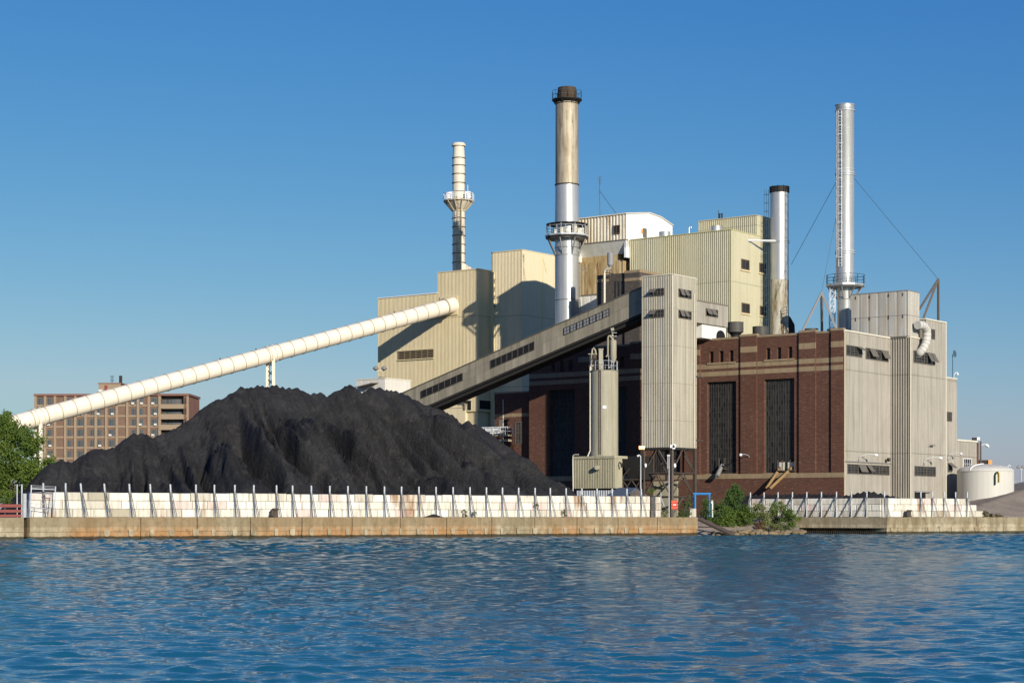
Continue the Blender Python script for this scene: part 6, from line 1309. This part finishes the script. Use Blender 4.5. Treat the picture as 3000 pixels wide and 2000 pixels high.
pat=[(0.02,0.98),(0.1,0.72),None,(0.1,0.6),(0.05,0.95),(0.4,1.0),(0.0,0.5),(0.1,0.85),None,(0.35,0.98),(0.0,0.4),(0.1,0.9),(0.05,0.95)]
acm=plain('air_conditioner_white',hexc('CFCBC0'),0.6)
for k in range(10):
    zc1=zr_-0.55-fh*k; zc0=zc1-1.62
    for i in range(12):
        pt=pat[i]
        if pt is None: continue
        a_,b_=ux[i]+0.36,ux[i+1]-0.36; w=b_-a_; ua,ub=a_+w*pt[0],a_+w*pt[1]
        if zc0<GZ+1 or (k>7): continue
        m=MB(); FPt.box(m,ua,ub,zc0-0.08,zc0,0.0,0.1); FPt.box(m,ua,ub,zc1,zc1+0.06,0,0.08); FPt.box(m,(ua+ub)/2-0.05,(ua+ub)/2+0.05,zc0,zc1,0.02,0.09)
        f=T.part('window',m,M['frame']); g_=MB(); mid=(ua+ub)/2
        for q0,q1 in ((ua,(ua+mid)/2),((ua+mid)/2,mid),(mid,(mid+ub)/2),((mid+ub)/2,ub)): g_.add([FPt.at(q0,zc0,0.03),FPt.at(q1,zc0,0.03),FPt.at(q1,zc1,0.03),FPt.at(q0,zc1,0.03)],[(0,1,2,3)])
        mesh_obj('pane',g_,M['curtain'],f,T.loc)
        if random.random()<0.55: m=MB(); q=ua+(ub-ua)*random.choice((0.3,0.7)); FPt.box(m,q-0.35,q+0.35,zc0,zc0+0.5,0.1,0.7); mesh_obj('air_conditioner',m,acm,f,T.loc)
for k in range(7):
    z=zr_-0.35-fh*k-2.05; m=MB(); FPt.box(m,uBal[0]-0.4,uBal[1]+0.1,z-0.9,z+0.25,0.4,0.6); FPt.box(m,uBal[0]-0.4,uBal[1]+0.1,z-0.95,z-0.7,-1.5,0.4)
    if k: FPt.box(m,uBal[0]-0.1,uBal[1]-0.1,z+0.25,z+0.42,0.45,0.55)
    b_=T.part('balcony',m,M['apart_conc']); g_=MB()
    for i in range(6): q=uBal[0]+0.1+i*(uBal[1]-uBal[0]-0.4)/6; g_.add([FPt.at(q,z,-1.55),FPt.at(q+(uBal[1]-uBal[0])/6-0.25,z,-1.55),FPt.at(q+(uBal[1]-uBal[0])/6-0.25,z+1.7,-1.55),FPt.at(q,z+1.7,-1.55)],[(0,1,2,3)])
    mesh_obj('balcony_door',g_,M['curtain'],b_,T.loc)
    m=MB(); q=FPt.U(1542/2.85); FPt.box(m,q,q+1.0,z+0.3,z+1.9,0.2,0.25); T.part('narrow_window',m,M['glass'])
ph=(FPt.U(286),FPt.U(351),zr_+0.3,FPt.Z(320,1123)); m=MB(); FPt.box(m,ph[0],ph[1],ph[2],ph[3],-9,-1); T.part('roof_house',m,M['apart_conc']); m=MB(); FPt.box(m,ph[0]-0.2,ph[1]+0.2,ph[3],ph[3]+0.25,-9,-0.9); T.part('roof_house_coping',m,M['wall_apart2'])
m=MB(); FPt.box(m,FPt.U(352),FPt.U(367),zr_+0.3,FPt.Z(360,1126),-5,-1.2); T.part('brick_chimney',m,M['wall_apart2']); m=MB(); p=FPt.px(353.5,1124,-1.5); m.tube((p[0],p[1],p[2]-3),(p[0],p[1],FPt.Z(353,1099)),0.4,n=14); T.part('flue',m,M['black_steel'],smooth=40)
m=MB(); q=FPt.U(303); FPt.box(m,q,q+0.8,ph[2]+0.2,ph[3]-0.4,-1,-0.95); T.part('roof_door',m,M['redrail'])
for xx in (293,318): m=MB(); q=FPt.U(xx); FPt.box(m,q-0.5,q+0.5,zr_+0.9,zr_+1.7,-0.95,-0.4); T.part('air_conditioner',m,acm)
m=MB(); X_=FPt.U(320); m.bar(FPt.at(X_,ph[3],-3),FPt.at(X_,FPt.Z(320,1098),-3),0.12)
for zz_ in (0.8,1.1,1.6,1.9): m.bar(FPt.at(X_-0.5,ph[3]+zz_*2.0*0.55,-3),FPt.at(X_+0.5,ph[3]+zz_*2.0*0.55,-3),0.08)
T.part('television_aerial',m,M['antenna'])

# ================================================================ CAMERA, SUN, SKY
cam=bpy.data.cameras.new('camera'); co=bpy.data.objects.new('camera',cam); COL.objects.link(co); co.location=(0,0,CZ); co.rotation_euler=(math.radians(90),0,0)
cam.sensor_width=36; cam.lens=F/3000*36; cam.shift_y=512/3000; cam.clip_start=0.5; cam.clip_end=8000; SC.camera=co
SEL=17.4; SPH=25.0
sd=Vector((math.sin(math.radians(SPH))*math.cos(math.radians(SEL)),-math.cos(math.radians(SPH))*math.cos(math.radians(SEL)),math.sin(math.radians(SEL))))
L=bpy.data.lights.new('sun','SUN'); L.energy=5.0; L.angle=math.radians(0.5); L.color=(1.0,0.93,0.82); lo=bpy.data.objects.new('sun',L); COL.objects.link(lo); lo.rotation_euler=sd.to_track_quat('Z','Y').to_euler(); lo.location=(60,-60,80)
W=bpy.data.worlds.new('World'); SC.world=W; W.use_nodes=True; nt=W.node_tree; bg_=nt.nodes['Background']
sky=nt.nodes.new('ShaderNodeTexSky'); sky.sky_type='NISHITA'; sky.sun_disc=False; sky.sun_elevation=math.radians(SEL); sky.sun_rotation=math.radians(180-SPH); sky.altitude=50; sky.air_density=1.0; sky.dust_density=0.6; sky.ozone_density=2.5
hs=nt.nodes.new('ShaderNodeHueSaturation'); hs.inputs['Saturation'].default_value=1.12; hs.inputs['Value'].default_value=1.0; nt.links.new(sky.outputs[0],hs.inputs['Color']); tn=nt.nodes.new('ShaderNodeMix'); tn.data_type='RGBA'; tn.blend_type='MULTIPLY'; tn.inputs[0].default_value=1; tn.inputs[7].default_value=(0.93,0.97,1.30,1); nt.links.new(hs.outputs[0],tn.inputs[6]); sR=nt.nodes.new('ShaderNodeSeparateColor'); cR=nt.nodes.new('ShaderNodeCombineColor'); nt.links.new(tn.outputs[2],sR.inputs[0])
for i_,(cl_,gm_,k_) in enumerate(((5.0,1.56,0.338),(8.0,1.06,0.745),(12.0,0.5,2.27))):
    q_=[nt.nodes.new('ShaderNodeMath') for _ in range(3)]; q_[0].operation='MINIMUM'; q_[1].operation='POWER'; q_[2].operation='MULTIPLY'
    nt.links.new(sR.outputs[i_],q_[0].inputs[0]); q_[0].inputs[1].default_value=cl_; nt.links.new(q_[0].outputs[0],q_[1].inputs[0]); q_[1].inputs[1].default_value=gm_
    nt.links.new(q_[1].outputs[0],q_[2].inputs[0]); q_[2].inputs[1].default_value=k_; nt.links.new(q_[2].outputs[0],cR.inputs[i_])
nt.links.new(cR.outputs[0],bg_.inputs[0]); bg_.inputs[1].default_value=0.085
SC.view_settings.view_transform='Standard'; SC.view_settings.look='None'; SC.view_settings.gamma=1; SC.view_settings.exposure=0.1
SC.render.engine='CYCLES'; SC.cycles.use_denoising=True; SC.cycles.max_bounces=6; SC.cycles.diffuse_bounces=2; SC.cycles.transparent_max_bounces=8
